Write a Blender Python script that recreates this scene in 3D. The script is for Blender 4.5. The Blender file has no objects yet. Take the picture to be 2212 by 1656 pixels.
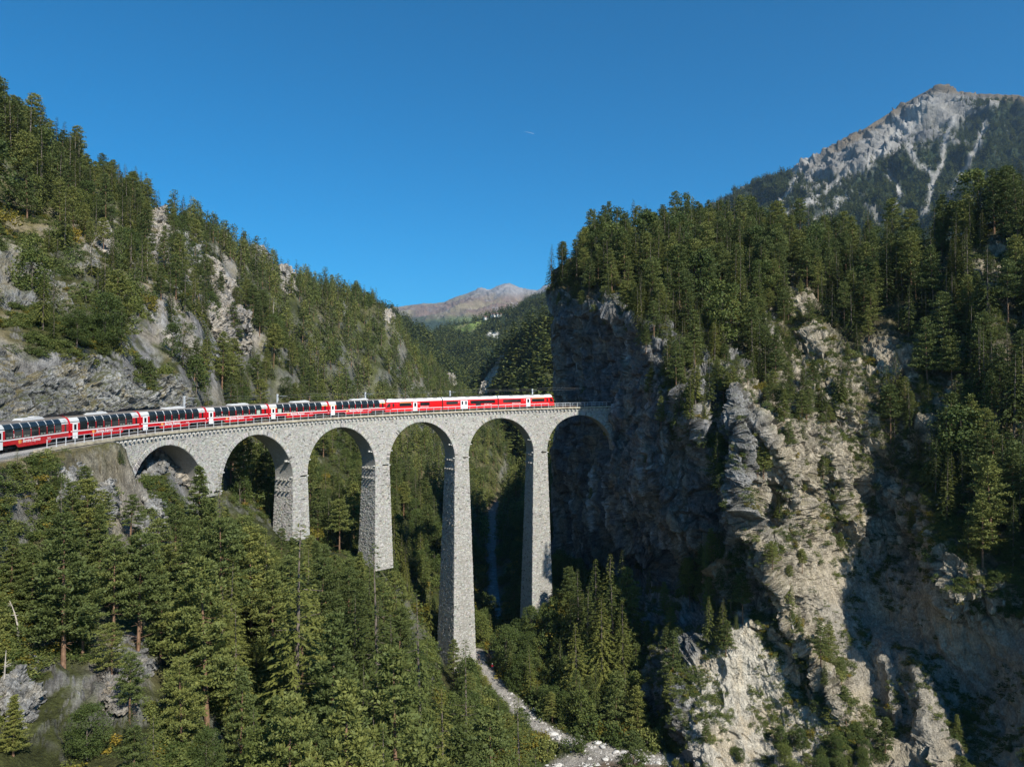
import bpy, bmesh, math, random
import numpy as np
from mathutils import Vector, Matrix

# ------------------------------------------------------------------ camera, sky, sun, exposure
SC = bpy.context.scene
COL = SC.collection
FD, CXD, CYD = 1559.0, 1106.0, 828.0          # focal length and centre in the pixels the photo was measured in
PITCH = 0.0164
cam_d = bpy.data.cameras.new('camera')
cam_d.sensor_fit = 'HORIZONTAL'; cam_d.sensor_width = 36.0
cam_d.lens = 36.0 * FD / 2212.0
cam_d.clip_start = 0.5; cam_d.clip_end = 40000.0
cam = bpy.data.objects.new('camera', cam_d); COL.objects.link(cam)
cam.rotation_euler = (math.pi / 2 + PITCH, 0, 0)
SC.camera = cam

SUN_AZ, SUN_EL = math.radians(180 - 35.0), math.radians(41.0)
SUN_DIR = Vector((math.sin(SUN_AZ) * math.cos(SUN_EL), math.cos(SUN_AZ) * math.cos(SUN_EL), math.sin(SUN_EL)))
W = bpy.data.worlds.new('World'); SC.world = W; W.use_nodes = True
wn = W.node_tree.nodes; wl = W.node_tree.links
for n in list(wn): wn.remove(n)
sky = wn.new('ShaderNodeTexSky'); sky.sky_type = 'NISHITA'; sky.sun_disc = False
sky.sun_elevation = SUN_EL; sky.sun_rotation = SUN_AZ
sky.altitude = 700; sky.air_density = 0.9; sky.dust_density = 0.5; sky.ozone_density = 4.5
hsv = wn.new('ShaderNodeHueSaturation'); hsv.inputs['Saturation'].default_value = 1.8; hsv.inputs['Hue'].default_value = 0.492
bg = wn.new('ShaderNodeBackground'); bg.inputs['Strength'].default_value = 0.102
wo = wn.new('ShaderNodeOutputWorld')
wl.new(sky.outputs[0], hsv.inputs['Color']); wl.new(hsv.outputs[0], bg.inputs['Color']); wl.new(bg.outputs[0], wo.inputs['Surface'])
sun_d = bpy.data.lights.new('sun', 'SUN'); sun_d.energy = 5.0; sun_d.angle = math.radians(0.53); sun_d.color = (1.0, 0.955, 0.87)
sun = bpy.data.objects.new('sun', sun_d); COL.objects.link(sun)
sun.rotation_euler = SUN_DIR.to_track_quat('Z', 'Y').to_euler(); sun.location = (200, -300, 400)
vs = SC.view_settings
SC.display_settings.display_device = 'sRGB'
vs.view_transform = 'Standard'; vs.look = 'None'; vs.exposure = 0.44; vs.gamma = 1.0; vs.use_curve_mapping = False
SC.render.engine = 'CYCLES'
SC.cycles.max_bounces = 5; SC.cycles.diffuse_bounces = 2; SC.cycles.glossy_bounces = 2
SC.cycles.transmission_bounces = 2; SC.cycles.transparent_max_bounces = 4
SC.cycles.use_denoising = True
try: SC.cycles.denoising_prefilter = 'ACCURATE'
except Exception: pass

RNG = np.random.default_rng(7)
random.seed(7)
CP, SP = math.cos(PITCH), math.sin(PITCH)

def ray(px, py):
    u = (np.asarray(px, float) - CXD) / FD; v = (CYD - np.asarray(py, float)) / FD
    y = CP - v * SP; z = SP + v * CP
    return u / y, z / y
def at(px, py, Y):
    u, t = ray(px, py); Y = np.asarray(Y, float)
    return np.stack(np.broadcast_arrays(u * Y, Y, t * Y), -1)
def proj(P):
    P = np.asarray(P, float)
    yc = P[..., 1] * CP + P[..., 2] * SP; zc = -P[..., 1] * SP + P[..., 2] * CP
    yc = np.where(yc < 0.1, 0.1, yc)
    return CXD + FD * P[..., 0] / yc, CYD - FD * zc / yc

# ------------------------------------------------------------------ noise and interpolation
def _h(ix, iy, iz, s):
    n = (ix.astype(np.int64) * 374761393 + iy.astype(np.int64) * 668265263 + iz.astype(np.int64) * 2147483647 + s * 1274126177) & 0xFFFFFFFF
    n = ((n ^ (n >> 13)) * 1274126177) & 0xFFFFFFFF
    n = ((n ^ (n >> 16)) * 2246822519) & 0xFFFFFFFF
    return ((n ^ (n >> 15)) & 0xFFFFFF) / float(0xFFFFFF)
def vnoise(P, s=0):
    P = np.asarray(P, float); f = np.floor(P); r = P - f; i = f.astype(np.int64)
    r = r * r * r * (r * (r * 6 - 15) + 10)
    out = 0
    for dx in (0, 1):
        wx = r[..., 0] if dx else 1 - r[..., 0]
        for dy in (0, 1):
            wy = r[..., 1] if dy else 1 - r[..., 1]
            for dz in (0, 1):
                wz = r[..., 2] if dz else 1 - r[..., 2]
                out = out + wx * wy * wz * _h(i[..., 0] + dx, i[..., 1] + dy, i[..., 2] + dz, s)
    return out * 2 - 1
def fbm(P, o=4, s=0, gain=0.5, lac=2.03):
    a, t, r = 1.0, 0, 0; P = np.asarray(P, float)
    for k in range(o):
        r = r + a * vnoise(P + k * 17.13, s + k); t += a; a *= gain; P = P * lac
    return r / t
def ridged(P, o=4, s=0, gain=0.5, lac=2.05):
    a, t, r = 1.0, 0, 0; P = np.asarray(P, float)
    for k in range(o):
        r = r + a * (1 - np.abs(vnoise(P + k * 9.7, s + k)) * 2); t += a; a *= gain; P = P * lac
    return r / t
def worley(P, s=0):
    """cell noise: distance to the cell border, a random value and a random lean per cell"""
    P = np.asarray(P, float); f = np.floor(P).astype(np.int64); sh = P.shape[:-1]
    d1 = np.full(sh, 9.0); d2 = np.full(sh, 9.0); rv = np.zeros(sh); ln = np.zeros(sh)
    for dx in (-1, 0, 1):
        for dy in (-1, 0, 1):
            for dz in (-1, 0, 1):
                ix, iy, iz = f[..., 0] + dx, f[..., 1] + dy, f[..., 2] + dz
                o = [_h(ix, iy, iz, s + q) for q in range(3)]
                v = [P[..., 0] - ix - o[0], P[..., 1] - iy - o[1], P[..., 2] - iz - o[2]]
                d = v[0] ** 2 + v[1] ** 2 + v[2] ** 2
                m = d < d1
                d2 = np.where(m, d1, np.minimum(d2, d)); d1 = np.where(m, d, d1)
                rv = np.where(m, o[0], rv); ln = np.where(m, v[0] * (o[1] - .5) + v[1] * (o[2] - .5) + v[2] * (o[0] - .7), ln)
    return np.sqrt(d2) - np.sqrt(d1), rv, ln
def sstep(a, b, x):
    t = np.clip((x - a) / (b - a), 0, 1); return t * t * (3 - 2 * t)

class TPS:
    def __init__(s, X, v, lam=1e-4):
        X = np.asarray(X, float); v = np.asarray(v, float); n = len(X); s.X = X
        K = s._k(X, X) + lam * np.eye(n)
        Pm = np.c_[np.ones(n), X]
        A = np.block([[K, Pm], [Pm.T, np.zeros((3, 3))]])
        s.w = np.linalg.solve(A, np.r_[v, np.zeros(3)])
    @staticmethod
    def _k(A, B):
        d2 = ((A[:, None, :] - B[None, :, :]) ** 2).sum(-1)
        return 0.5 * d2 * np.log(d2 + 1e-12)
    def __call__(s, Q):
        Q = np.asarray(Q, float).reshape(-1, 2); out = np.empty(len(Q))
        for k in range(0, len(Q), 20000):
            q = Q[k:k + 20000]
            out[k:k + 20000] = s._k(q, s.X) @ s.w[:-3] + s.w[-3] + q @ s.w[-2:]
        return out

# ------------------------------------------------------------------ object helpers
def tag(o, label=None, cat=None, group=None, kind=None):
    if label: o['label'] = label
    if cat: o['category'] = cat
    if group: o['group'] = group
    if kind: o['kind'] = kind
    return o
def link(name, data, parent=None):
    o = bpy.data.objects.new(name, data); COL.objects.link(o)
    if parent is not None: o.parent = parent
    return o
def empty(name, loc=(0, 0, 0), rz=0.0):
    o = link(name, None); o.location = loc; o.rotation_euler = (0, 0, rz); o.empty_display_size = 0.5
    return o
def np_mesh(name, V, F, mats=(), smooth=True, mat_idx=None):
    """V (n,3); F list/array of quads or tris (array) -> mesh, made fast."""
    me = bpy.data.meshes.new(name)
    V = np.asarray(V, np.float32); Fs = F if isinstance(F, (list, tuple)) else [F]
    Fs = [np.asarray(f, np.int32) for f in Fs if len(f)]
    me.vertices.add(len(V)); me.vertices.foreach_set('co', V.ravel())
    loops = np.concatenate([f.ravel() for f in Fs]); tot = np.concatenate([np.full(len(f), f.shape[1], np.int32) for f in Fs])
    start = np.r_[0, np.cumsum(tot)[:-1]].astype(np.int32)
    me.loops.add(len(loops)); me.loops.foreach_set('vertex_index', loops)
    me.polygons.add(len(tot)); me.polygons.foreach_set('loop_start', start); me.polygons.foreach_set('loop_total', tot)
    me.polygons.foreach_set('use_smooth', np.full(len(tot), bool(smooth)))
    for m in mats: me.materials.append(m)
    if mat_idx is not None: me.polygons.foreach_set('material_index', np.asarray(mat_idx, np.int32))
    me.update(calc_edges=True)
    return me
def set_col(me, C, name='Col', domain='POINT'):
    C = np.asarray(C, np.float32)
    if C.shape[1] == 3: C = np.c_[C, np.ones(len(C), np.float32)]
    a = me.attributes.new(name, 'FLOAT_COLOR', domain); a.data.foreach_set('color', C.ravel().astype(np.float32))
def set_f(me, v, name, domain='POINT'):
    a = me.attributes.new(name, 'FLOAT', domain); a.data.foreach_set('value', np.asarray(v, np.float32))
def grid_faces(nr, nc, flip=False):
    i = np.arange(nr * nc).reshape(nr, nc)
    q = np.stack([i[:-1, :-1], i[:-1, 1:], i[1:, 1:], i[1:, :-1]], -1).reshape(-1, 4)
    return q[:, ::-1] if flip else q
def grid_normals(P):
    du = np.gradient(P, axis=1); dv = np.gradient(P, axis=0)
    n = np.cross(du, dv); n /= np.linalg.norm(n, axis=-1, keepdims=True) + 1e-9
    return n

class MB:
    """collects boxes, tubes and prisms and links them as ONE mesh object"""
    def __init__(s): s.bm = bmesh.new()
    def box(s, c, d, M=None):
        r = bmesh.ops.create_cube(s.bm, size=1.0)['verts']
        for v in r:
            v.co = Vector((v.co.x * d[0] + c[0], v.co.y * d[1] + c[1], v.co.z * d[2] + c[2]))
            if M is not None: v.co = M @ v.co
        return r
    def tube(s, p, q, r0, r1=None, n=8):
        p, q = Vector(p), Vector(q); r1 = r0 if r1 is None else r1
        L = (q - p).length
        if L < 1e-6: return
        M = Matrix.Translation((p + q) / 2) @ (q - p).to_track_quat('Z', 'Y').to_matrix().to_4x4()
        bmesh.ops.create_cone(s.bm, cap_ends=True, segments=n, radius1=r0, radius2=r1, depth=L, matrix=M)
    def ball(s, c, r, M=None, sub=2):
        T = Matrix.Translation(c) @ (M if M is not None else Matrix.Identity(4)) @ Matrix.Diagonal((r[0], r[1], r[2], 1))
        bmesh.ops.create_icosphere(s.bm, subdivisions=sub, radius=1.0, matrix=T)
    def loft(s, rings, caps=True):
        R = [[s.bm.verts.new(p) for p in r] for r in rings]; n = len(R[0])
        for a, b in zip(R[:-1], R[1:]):
            for i in range(n):
                j = (i + 1) % n; s.bm.faces.new((a[i], a[j], b[j], b[i]))
        if caps: s.bm.faces.new(R[0][::-1]); s.bm.faces.new(R[-1])
    def strip(s, A, B):
        """open strip between two polylines"""
        a = [s.bm.verts.new(p) for p in A]; b = [s.bm.verts.new(p) for p in B]
        for i in range(len(a) - 1): s.bm.faces.new((a[i], a[i + 1], b[i + 1], b[i]))
    def mesh(s, name, m, smooth=False, bevel=0.0):
        if bevel > 0:
            bmesh.ops.bevel(s.bm, geom=s.bm.edges[:], offset=bevel, segments=1, affect='EDGES', clamp_overlap=True)
        bmesh.ops.recalc_face_normals(s.bm, faces=s.bm.faces[:])
        me = bpy.data.meshes.new(name); s.bm.to_mesh(me); s.bm.free()
        for f in me.polygons: f.use_smooth = smooth
        if m: me.materials.append(m)
        return me
    def build(s, name, m, parent=None, smooth=False, bevel=0.0):
        return link(name, s.mesh(name, m, smooth, bevel), parent)

# ------------------------------------------------------------------ materials
def new_mat(name):
    m = bpy.data.materials.new(name); m.use_nodes = True
    nt = m.node_tree; b = nt.nodes['Principled BSDF']
    return m, nt, b
def plain(name, col, rough=0.5, metal=0.0, spec=0.5, var=0.08, scale=6.0, bump=0.0, coat=0.0):
    m, nt, b = new_mat(name)
    N = nt.nodes; L = nt.links
    tc = N.new('ShaderNodeTexCoord'); no = N.new('ShaderNodeTexNoise'); no.inputs['Scale'].default_value = scale; no.inputs['Detail'].default_value = 5
    mr = N.new('ShaderNodeMapRange'); mr.inputs[1].default_value = 0.3; mr.inputs[2].default_value = 0.7
    mr.inputs[3].default_value = 1 - var; mr.inputs[4].default_value = 1 + var
    mx = N.new('ShaderNodeMix'); mx.data_type = 'RGBA'; mx.blend_type = 'MULTIPLY'; mx.inputs[0].default_value = 1.0
    mx.inputs[6].default_value = (*col, 1)
    L.new(tc.outputs['Object'], no.inputs['Vector']); L.new(no.outputs['Fac'], mr.inputs[0]); L.new(mr.outputs[0], mx.inputs[7])
    L.new(mx.outputs[2], b.inputs['Base Color'])
    b.inputs['Roughness'].default_value = rough; b.inputs['Metallic'].default_value = metal
    b.inputs['Specular IOR Level'].default_value = spec
    b.inputs['Coat Weight'].default_value = coat
    if bump:
        bp = N.new('ShaderNodeBump'); bp.inputs['Strength'].default_value = 0.6; bp.inputs['Distance'].default_value = bump
        L.new(no.outputs['Fac'], bp.inputs['Height']); L.new(bp.outputs[0], b.inputs['Normal'])
    return m
def terrain_mat(name, s1=0.6, s2=3.0, bump=0.35, var=0.35, rough=0.95, stretch=(1, 1, 1)):
    """albedo from the Col attribute (what kind of ground it is), broken up by noise, with fine relief"""
    m, nt, b = new_mat(name); N = nt.nodes; L = nt.links
    at_ = N.new('ShaderNodeAttribute'); at_.attribute_name = 'Col'
    geo = N.new('ShaderNodeNewGeometry')
    mp = N.new('ShaderNodeMapping'); mp.inputs['Scale'].default_value = stretch
    L.new(geo.outputs['Position'], mp.inputs['Vector'])
    n1 = N.new('ShaderNodeTexNoise'); n1.inputs['Scale'].default_value = s1; n1.inputs['Detail'].default_value = 6; n1.inputs['Roughness'].default_value = 0.65
    n2 = N.new('ShaderNodeTexNoise'); n2.inputs['Scale'].default_value = s2; n2.inputs['Detail'].default_value = 5; n2.inputs['Roughness'].default_value = 0.7
    L.new(mp.outputs[0], n1.inputs['Vector']); L.new(mp.outputs[0], n2.inputs['Vector'])
    r1 = N.new('ShaderNodeMapRange'); r1.inputs[1].default_value = 0.3; r1.inputs[2].default_value = 0.7; r1.inputs[3].default_value = 1 - var; r1.inputs[4].default_value = 1 + var
    r2 = N.new('ShaderNodeMapRange'); r2.inputs[1].default_value = 0.3; r2.inputs[2].default_value = 0.72; r2.inputs[3].default_value = 1 - var * 1.1; r2.inputs[4].default_value = 1 + var * 0.9
    L.new(n1.outputs['Fac'], r1.inputs[0]); L.new(n2.outputs['Fac'], r2.inputs[0])
    mu = N.new('ShaderNodeMath'); mu.operation = 'MULTIPLY'; L.new(r1.outputs[0], mu.inputs[0]); L.new(r2.outputs[0], mu.inputs[1])
    mx = N.new('ShaderNodeVectorMath'); mx.operation = 'SCALE'
    L.new(at_.outputs['Color'], mx.inputs[0]); L.new(mu.outputs[0], mx.inputs['Scale'])
    L.new(mx.outputs[0], b.inputs['Base Color'])
    b.inputs['Roughness'].default_value = rough; b.inputs['Specular IOR Level'].default_value = 0.15
    ad = N.new('ShaderNodeMath'); ad.operation = 'ADD'; L.new(n1.outputs['Fac'], ad.inputs[0]); L.new(n2.outputs['Fac'], ad.inputs[1])
    bp = N.new('ShaderNodeBump'); bp.inputs['Strength'].default_value = 1.0; bp.inputs['Distance'].default_value = bump
    L.new(ad.outputs[0], bp.inputs['Height']); L.new(bp.outputs[0], b.inputs['Normal'])
    return m
def leaf_mat(name, dark, light, rough=0.6, transl=0.18):
    m, nt, b = new_mat(name); N = nt.nodes; L = nt.links
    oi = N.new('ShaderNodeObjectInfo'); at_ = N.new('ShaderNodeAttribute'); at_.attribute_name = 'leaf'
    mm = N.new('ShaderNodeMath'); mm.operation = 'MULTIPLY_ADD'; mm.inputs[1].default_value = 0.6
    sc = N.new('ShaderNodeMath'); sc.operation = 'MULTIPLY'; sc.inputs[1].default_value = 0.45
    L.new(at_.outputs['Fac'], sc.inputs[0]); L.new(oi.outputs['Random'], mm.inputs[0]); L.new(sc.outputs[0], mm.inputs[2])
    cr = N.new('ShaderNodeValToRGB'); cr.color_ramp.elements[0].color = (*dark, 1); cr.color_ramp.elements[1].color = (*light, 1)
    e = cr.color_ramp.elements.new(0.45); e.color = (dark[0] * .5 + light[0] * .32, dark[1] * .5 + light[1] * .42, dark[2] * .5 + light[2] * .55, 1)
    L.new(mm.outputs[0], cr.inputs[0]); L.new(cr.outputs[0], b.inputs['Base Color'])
    b.inputs['Roughness'].default_value = rough; b.inputs['Specular IOR Level'].default_value = 0.2
    if transl:
        tr = N.new('ShaderNodeBsdfTranslucent'); L.new(cr.outputs[0], tr.inputs['Color'])
        mix = N.new('ShaderNodeMixShader'); mix.inputs[0].default_value = transl
        out = N['Material Output']; L.new(b.outputs[0], mix.inputs[1]); L.new(tr.outputs[0], mix.inputs[2]); L.new(mix.outputs[0], out.inputs['Surface'])
    return m
def attr_mat(name, rough=0.85, scale=5.0, var=0.2, bump=0.02, gain=1.0):
    """masonry: one colour per stone from the Col attribute with grain on it"""
    return terrain_mat(name, s1=scale, s2=scale * 4, bump=bump, var=var, rough=rough)

M_GROUND = terrain_mat('ground_soil', 0.6, 3.6, 0.5, 0.42)
M_ROCK = terrain_mat('limestone_rock', 0.7, 3.4, 0.75, 0.36, stretch=(1, 1, 0.6))
M_FAR = terrain_mat('far_slope', 0.012, 0.06, 9.0, 0.28)
M_STONE = attr_mat('viaduct_stone', 0.85, 2.5, 0.2, 0.05)
M_MORTAR = plain('mortar', (0.13, 0.125, 0.115), 0.95, var=0.3, scale=2.0, bump=0.03, spec=0.1)
M_CONC = plain('parapet_concrete', (0.42, 0.37, 0.27), 0.9, var=0.35, scale=1.2, bump=0.02, spec=0.2)
M_CORBEL = plain('pale_corbel_stone', (0.62, 0.60, 0.55), 0.85, var=0.15, scale=3, spec=0.2)
M_BALLAST = plain('ballast', (0.30, 0.29, 0.27), 0.95, var=0.55, scale=9, bump=0.06, spec=0.1)
M_STEEL = plain('galvanised_steel', (0.60, 0.63, 0.65), 0.5, 0.25, var=0.1)
M_RAIL = plain('rusty_rail', (0.16, 0.10, 0.07), 0.6, 0.5, var=0.2)
M_WIRE = plain('copper_wire', (0.22, 0.22, 0.22), 0.6, 0.3)
M_RED = plain('red_train_paint', (0.52, 0.006, 0.012), 0.32, var=0.07, scale=1.5, coat=0.15)
M_RED2 = plain('bright_red_railcar_paint', (0.64, 0.008, 0.010), 0.32, var=0.04, scale=1.5, coat=0.25)
M_PALE = plain('pale_grey_paint', (0.60, 0.60, 0.58), 0.45, var=0.06)
M_WHITE = plain('white_paint', (0.80, 0.80, 0.78), 0.4, var=0.04)
M_YELLOW = plain('yellow_paint', (0.80, 0.47, 0.02), 0.4)
M_ORANGE = plain('orange_paint', (0.85, 0.40, 0.10), 0.4)
M_ROOF = plain('grey_brown_roof', (0.15, 0.13, 0.11), 0.75, var=0.25, scale=2.0)
M_DARK = plain('dark_underframe', (0.018, 0.017, 0.016), 0.7, var=0.3)
M_GLASS = plain('tinted_window_glass', (0.016, 0.022, 0.024), 0.06, var=0.3, scale=0.8, spec=0.55)
M_CURTAIN = plain('pale_green_blind', (0.42, 0.52, 0.42), 0.7)
M_SEAT = plain('pale_headrest', (0.22, 0.25, 0.21), 0.7)
# ------------------------------------------------------------------ track geometry (circle of the viaduct)
TCX, TCY, TR, PHI0, GRAD = 40.274, 94.809, 100.0, 1.8717, 0.0249
def rail_z(a): return -3.03 - GRAD * (np.asarray(a) - PHI0) * TR
def tpos(a, off=0.0, dz=0.0):
    """off: metres outward (away from the camera); dz above the rail head"""
    a = np.asarray(a, float); R = TR + off
    return np.stack([TCX + R * np.cos(a), TCY + R * np.sin(a), rail_z(a) + dz + 0 * R], -1)
A_PIER = [2.8143, 2.5896, 2.3649, 2.1402, 1.9155]        # pier axes, from the left
A_STEP = 0.2247
A_ABL, A_ABR = 3.039, 1.691

# ------------------------------------------------------------------ ground: hillside, near slope and valley as one sheet
GC = np.array([
 (-300,1560,52),(-300,1300,59),(-300,1060,62.5),(-300,985,66),(-300,800,72),(-300,600,105),(-300,300,180),(-300,150,250),(-300,230,330),
 (0,1656,52),(0,1450,62),(0,1250,70),(0,1100,77),(0,995,81.5),
 (150,1656,54),(150,1450,66),(150,1250,75),(150,1100,82),(150,980,90),
 (300,1656,56),(300,1480,70),(300,1250,88),(300,1090,100),(255,985,101),
 (430,1250,104),(430,1090,126),(430,1500,76),(430,1700,62),(350,1010,112),
 (620,1160,145.6),(620,1350,105),(620,1700,74),(620,1900,58),
 (810,1225,163),(810,1420,115),(810,1750,84),(810,2000,62),
 (975,1445,177),(975,1560,142),(975,1750,107),(975,2050,78),
 (1030,1425,177),(1060,1452,172),(1110,1500,158),(1180,1560,147),(1250,1640,134),(1400,1656,130),(1300,1800,110),
 (1106,1900,98),(1400,1900,98),(1700,1900,98),(2000,1800,110),
 (1150,1322,187),(1240,1302,182),(1300,1400,168),(1340,1480,156),(1420,1560,143),(1500,1625,134),
 (1250,1240,232),(1350,1280,215),(1350,1340,190),(1400,1440,172),
 (1065,1090,400),(1065,1180,280),(1060,1290,215),(1120,1050,480),(1150,1060,450),(1090,1005,650),(1100,945,1100),
 (560,1075,165),(560,1010,200),(560,930,235),(730,1190,182),(730,1060,220),(730,960,290),(900,1200,215),(900,1090,280),(900,970,370),
 (1020,1080,415),(1035,960,520),(1075,925,640),
 (450,885,172),(350,925,137),(430,905,152),(600,868,262),(800,868,372),(950,872,560),(1000,872,760),
 (0,905,87.5),(0,830,90),(0,762,95),(150,893,97),(150,765,107),(300,855,118),(300,790,126),(420,840,152),
 (0,690,108),(0,600,135),(0,500,160),(0,400,190),(0,300,230),
 (150,690,130),(150,560,165),(150,460,205),(150,390,245),
 (300,720,150),(300,600,190),(300,520,225),(300,455,270),
 (440,780,182),(440,690,220),(440,600,265),(450,510,330),
 (600,790,272),(600,690,330),(600,585,400),
 (720,785,345),(720,640,480),(800,662,530),(832,675,555),(850,805,440),(862,742,590),(930,795,700),(985,842,810),(1008,866,900),
 (0,380,320),(150,450,340),(300,520,375),(450,575,440),(600,660,540),(720,695,640),(800,715,680),(850,785,780),(930,840,930),
 (1300,960,420),(1300,905,900),(1700,930,400),(2300,930,400),(2300,1300,170),(2300,1750,110),(1700,1500,170),
 (1185,955,430),(1180,900,900),
], float)
_gu, _gt = ray(GC[:, 0], GC[:, 1])
GT = TPS(np.c_[GC[:, 0] / 400.0, np.log(GC[:, 2]) * 1.6], GC[:, 1] / 400.0, 2e-3)
RIVER = np.array([(40, 140), (24, 144), (14, 152), (6, 163), (-1, 176), (-4, 190), (-5, 215), (-8, 280), (-11, 400), (4, 520), (8, 700)], float)
BED = np.array([(70, 121), (38, 125.5), (22, 128), (13, 127.5), (5, 123), (-4, 114)], float)
PATH = np.array([(-9, 186), (-8.2, 178), (-5.6, 172), (-2, 162), (2.5, 152), (6, 146), (11, 140.5), (18, 137), (26, 133.5)], float)
def seg_dist(X, Y, line):
    d = np.full(np.shape(X), 1e9)
    for (x0, y0), (x1, y1) in zip(line[:-1], line[1:]):
        vx, vy = x1 - x0, y1 - y0; L = vx * vx + vy * vy
        t = np.clip(((X - x0) * vx + (Y - y0) * vy) / L, 0, 1)
        d = np.minimum(d, np.hypot(X - x0 - t * vx, Y - y0 - t * vy))
    return d
def base_t(px, Y):
    px = np.asarray(px, float); Y = np.asarray(Y, float)
    return GT(np.c_[px.ravel() / 400.0, np.log(Y.ravel()) * 1.6]).reshape(np.broadcast(px, Y).shape) * 400.0
def ground_z(x, y, detail=True):
    x = np.asarray(x, float); y = np.asarray(y, float)
    sh = x.shape; x = x.ravel(); y = y.ravel()
    yy = np.clip(y, 48, 1300)
    px = np.clip(CXD + FD * x / y, -420, 2400)
    py = base_t(px, yy)
    _, t = ray(px, py); z = t * yy
    # relief, growing with distance from the flat valley floor
    P = np.stack([x, y, z], -1)
    q = np.clip((z + 62) / 25.0, 0.06, 1.0)
    far = np.clip(y / 160.0, 0.6, 3.0)
    z = z + q * (fbm(P / 38.0, 4, 3) * 3.2 * far ** 0.6 + (ridged(P / np.array([11, 11, 20.]), 4, 11) - 0.35) * 1.25)
    if detail: z = z + q * fbm(P / 2.6, 3, 23) * 0.38
    # river bed and the flat of the path
    r = seg_dist(x, y, RIVER)
    zr = -67.6 + 0.018 * np.clip(y - 130, -20, 400)
    rv = 1 - sstep(3.5, 11, r)
    z = z * (1 - rv) + (zr - 0.9 * (1 - sstep(2, 5.5, r))) * rv
    rb = seg_dist(x, y, BED); rv = 1 - sstep(6.0, 9.5, rb); z = z * (1 - rv) - 67.9 * rv
    p = seg_dist(x, y, PATH); pv = 1 - sstep(1.4, 4.5, p)
    zp = np.interp(y, [133, 146, 160, 172, 190], [-66.9, -66.6, -66.1, -65.6, -65.0])
    z = z * (1 - pv * 0.9) + zp * pv * 0.9
    # railway bench west of the viaduct
    a = np.arctan2(y - TCY, x - TCX); a = np.where(a < -0.5, a + 2 * math.pi, a)
    off = np.hypot(x - TCX, y - TCY) - TR
    k = np.where(a > A_ABL - 0.03, 1.0, 0.0) * sstep(A_ABL - 0.03, A_ABL + 0.03, a) * (y > 20)
    bench = rail_z(a) - 0.62
    b1 = k * (1 - sstep(3.3, 7.5, np.abs(off)))
    z = z * (1 - b1) + bench * b1
    # keep clear of the deck of the viaduct
    k2 = (a > A_ABR - 0.1) & (a <= A_ABL + 0.02) & (np.abs(off) < 6)
    z = np.where(k2, np.minimum(z, rail_z(a) - 7.0), z)
    return z.reshape(sh)

def lerp(a, b, t): return a + (b - a) * t
GRASS, DRY, SOIL, ROCKC, ROCKD, MOSS, GRAVEL, SAND = [np.array(c) for c in
    ((0.090, 0.098, 0.030), (0.205, 0.165, 0.065), (0.335, 0.27, 0.175), (0.345, 0.335, 0.315), (0.19, 0.185, 0.18), (0.045, 0.052, 0.018), (0.40, 0.37, 0.325), (0.40, 0.34, 0.25))]

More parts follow.
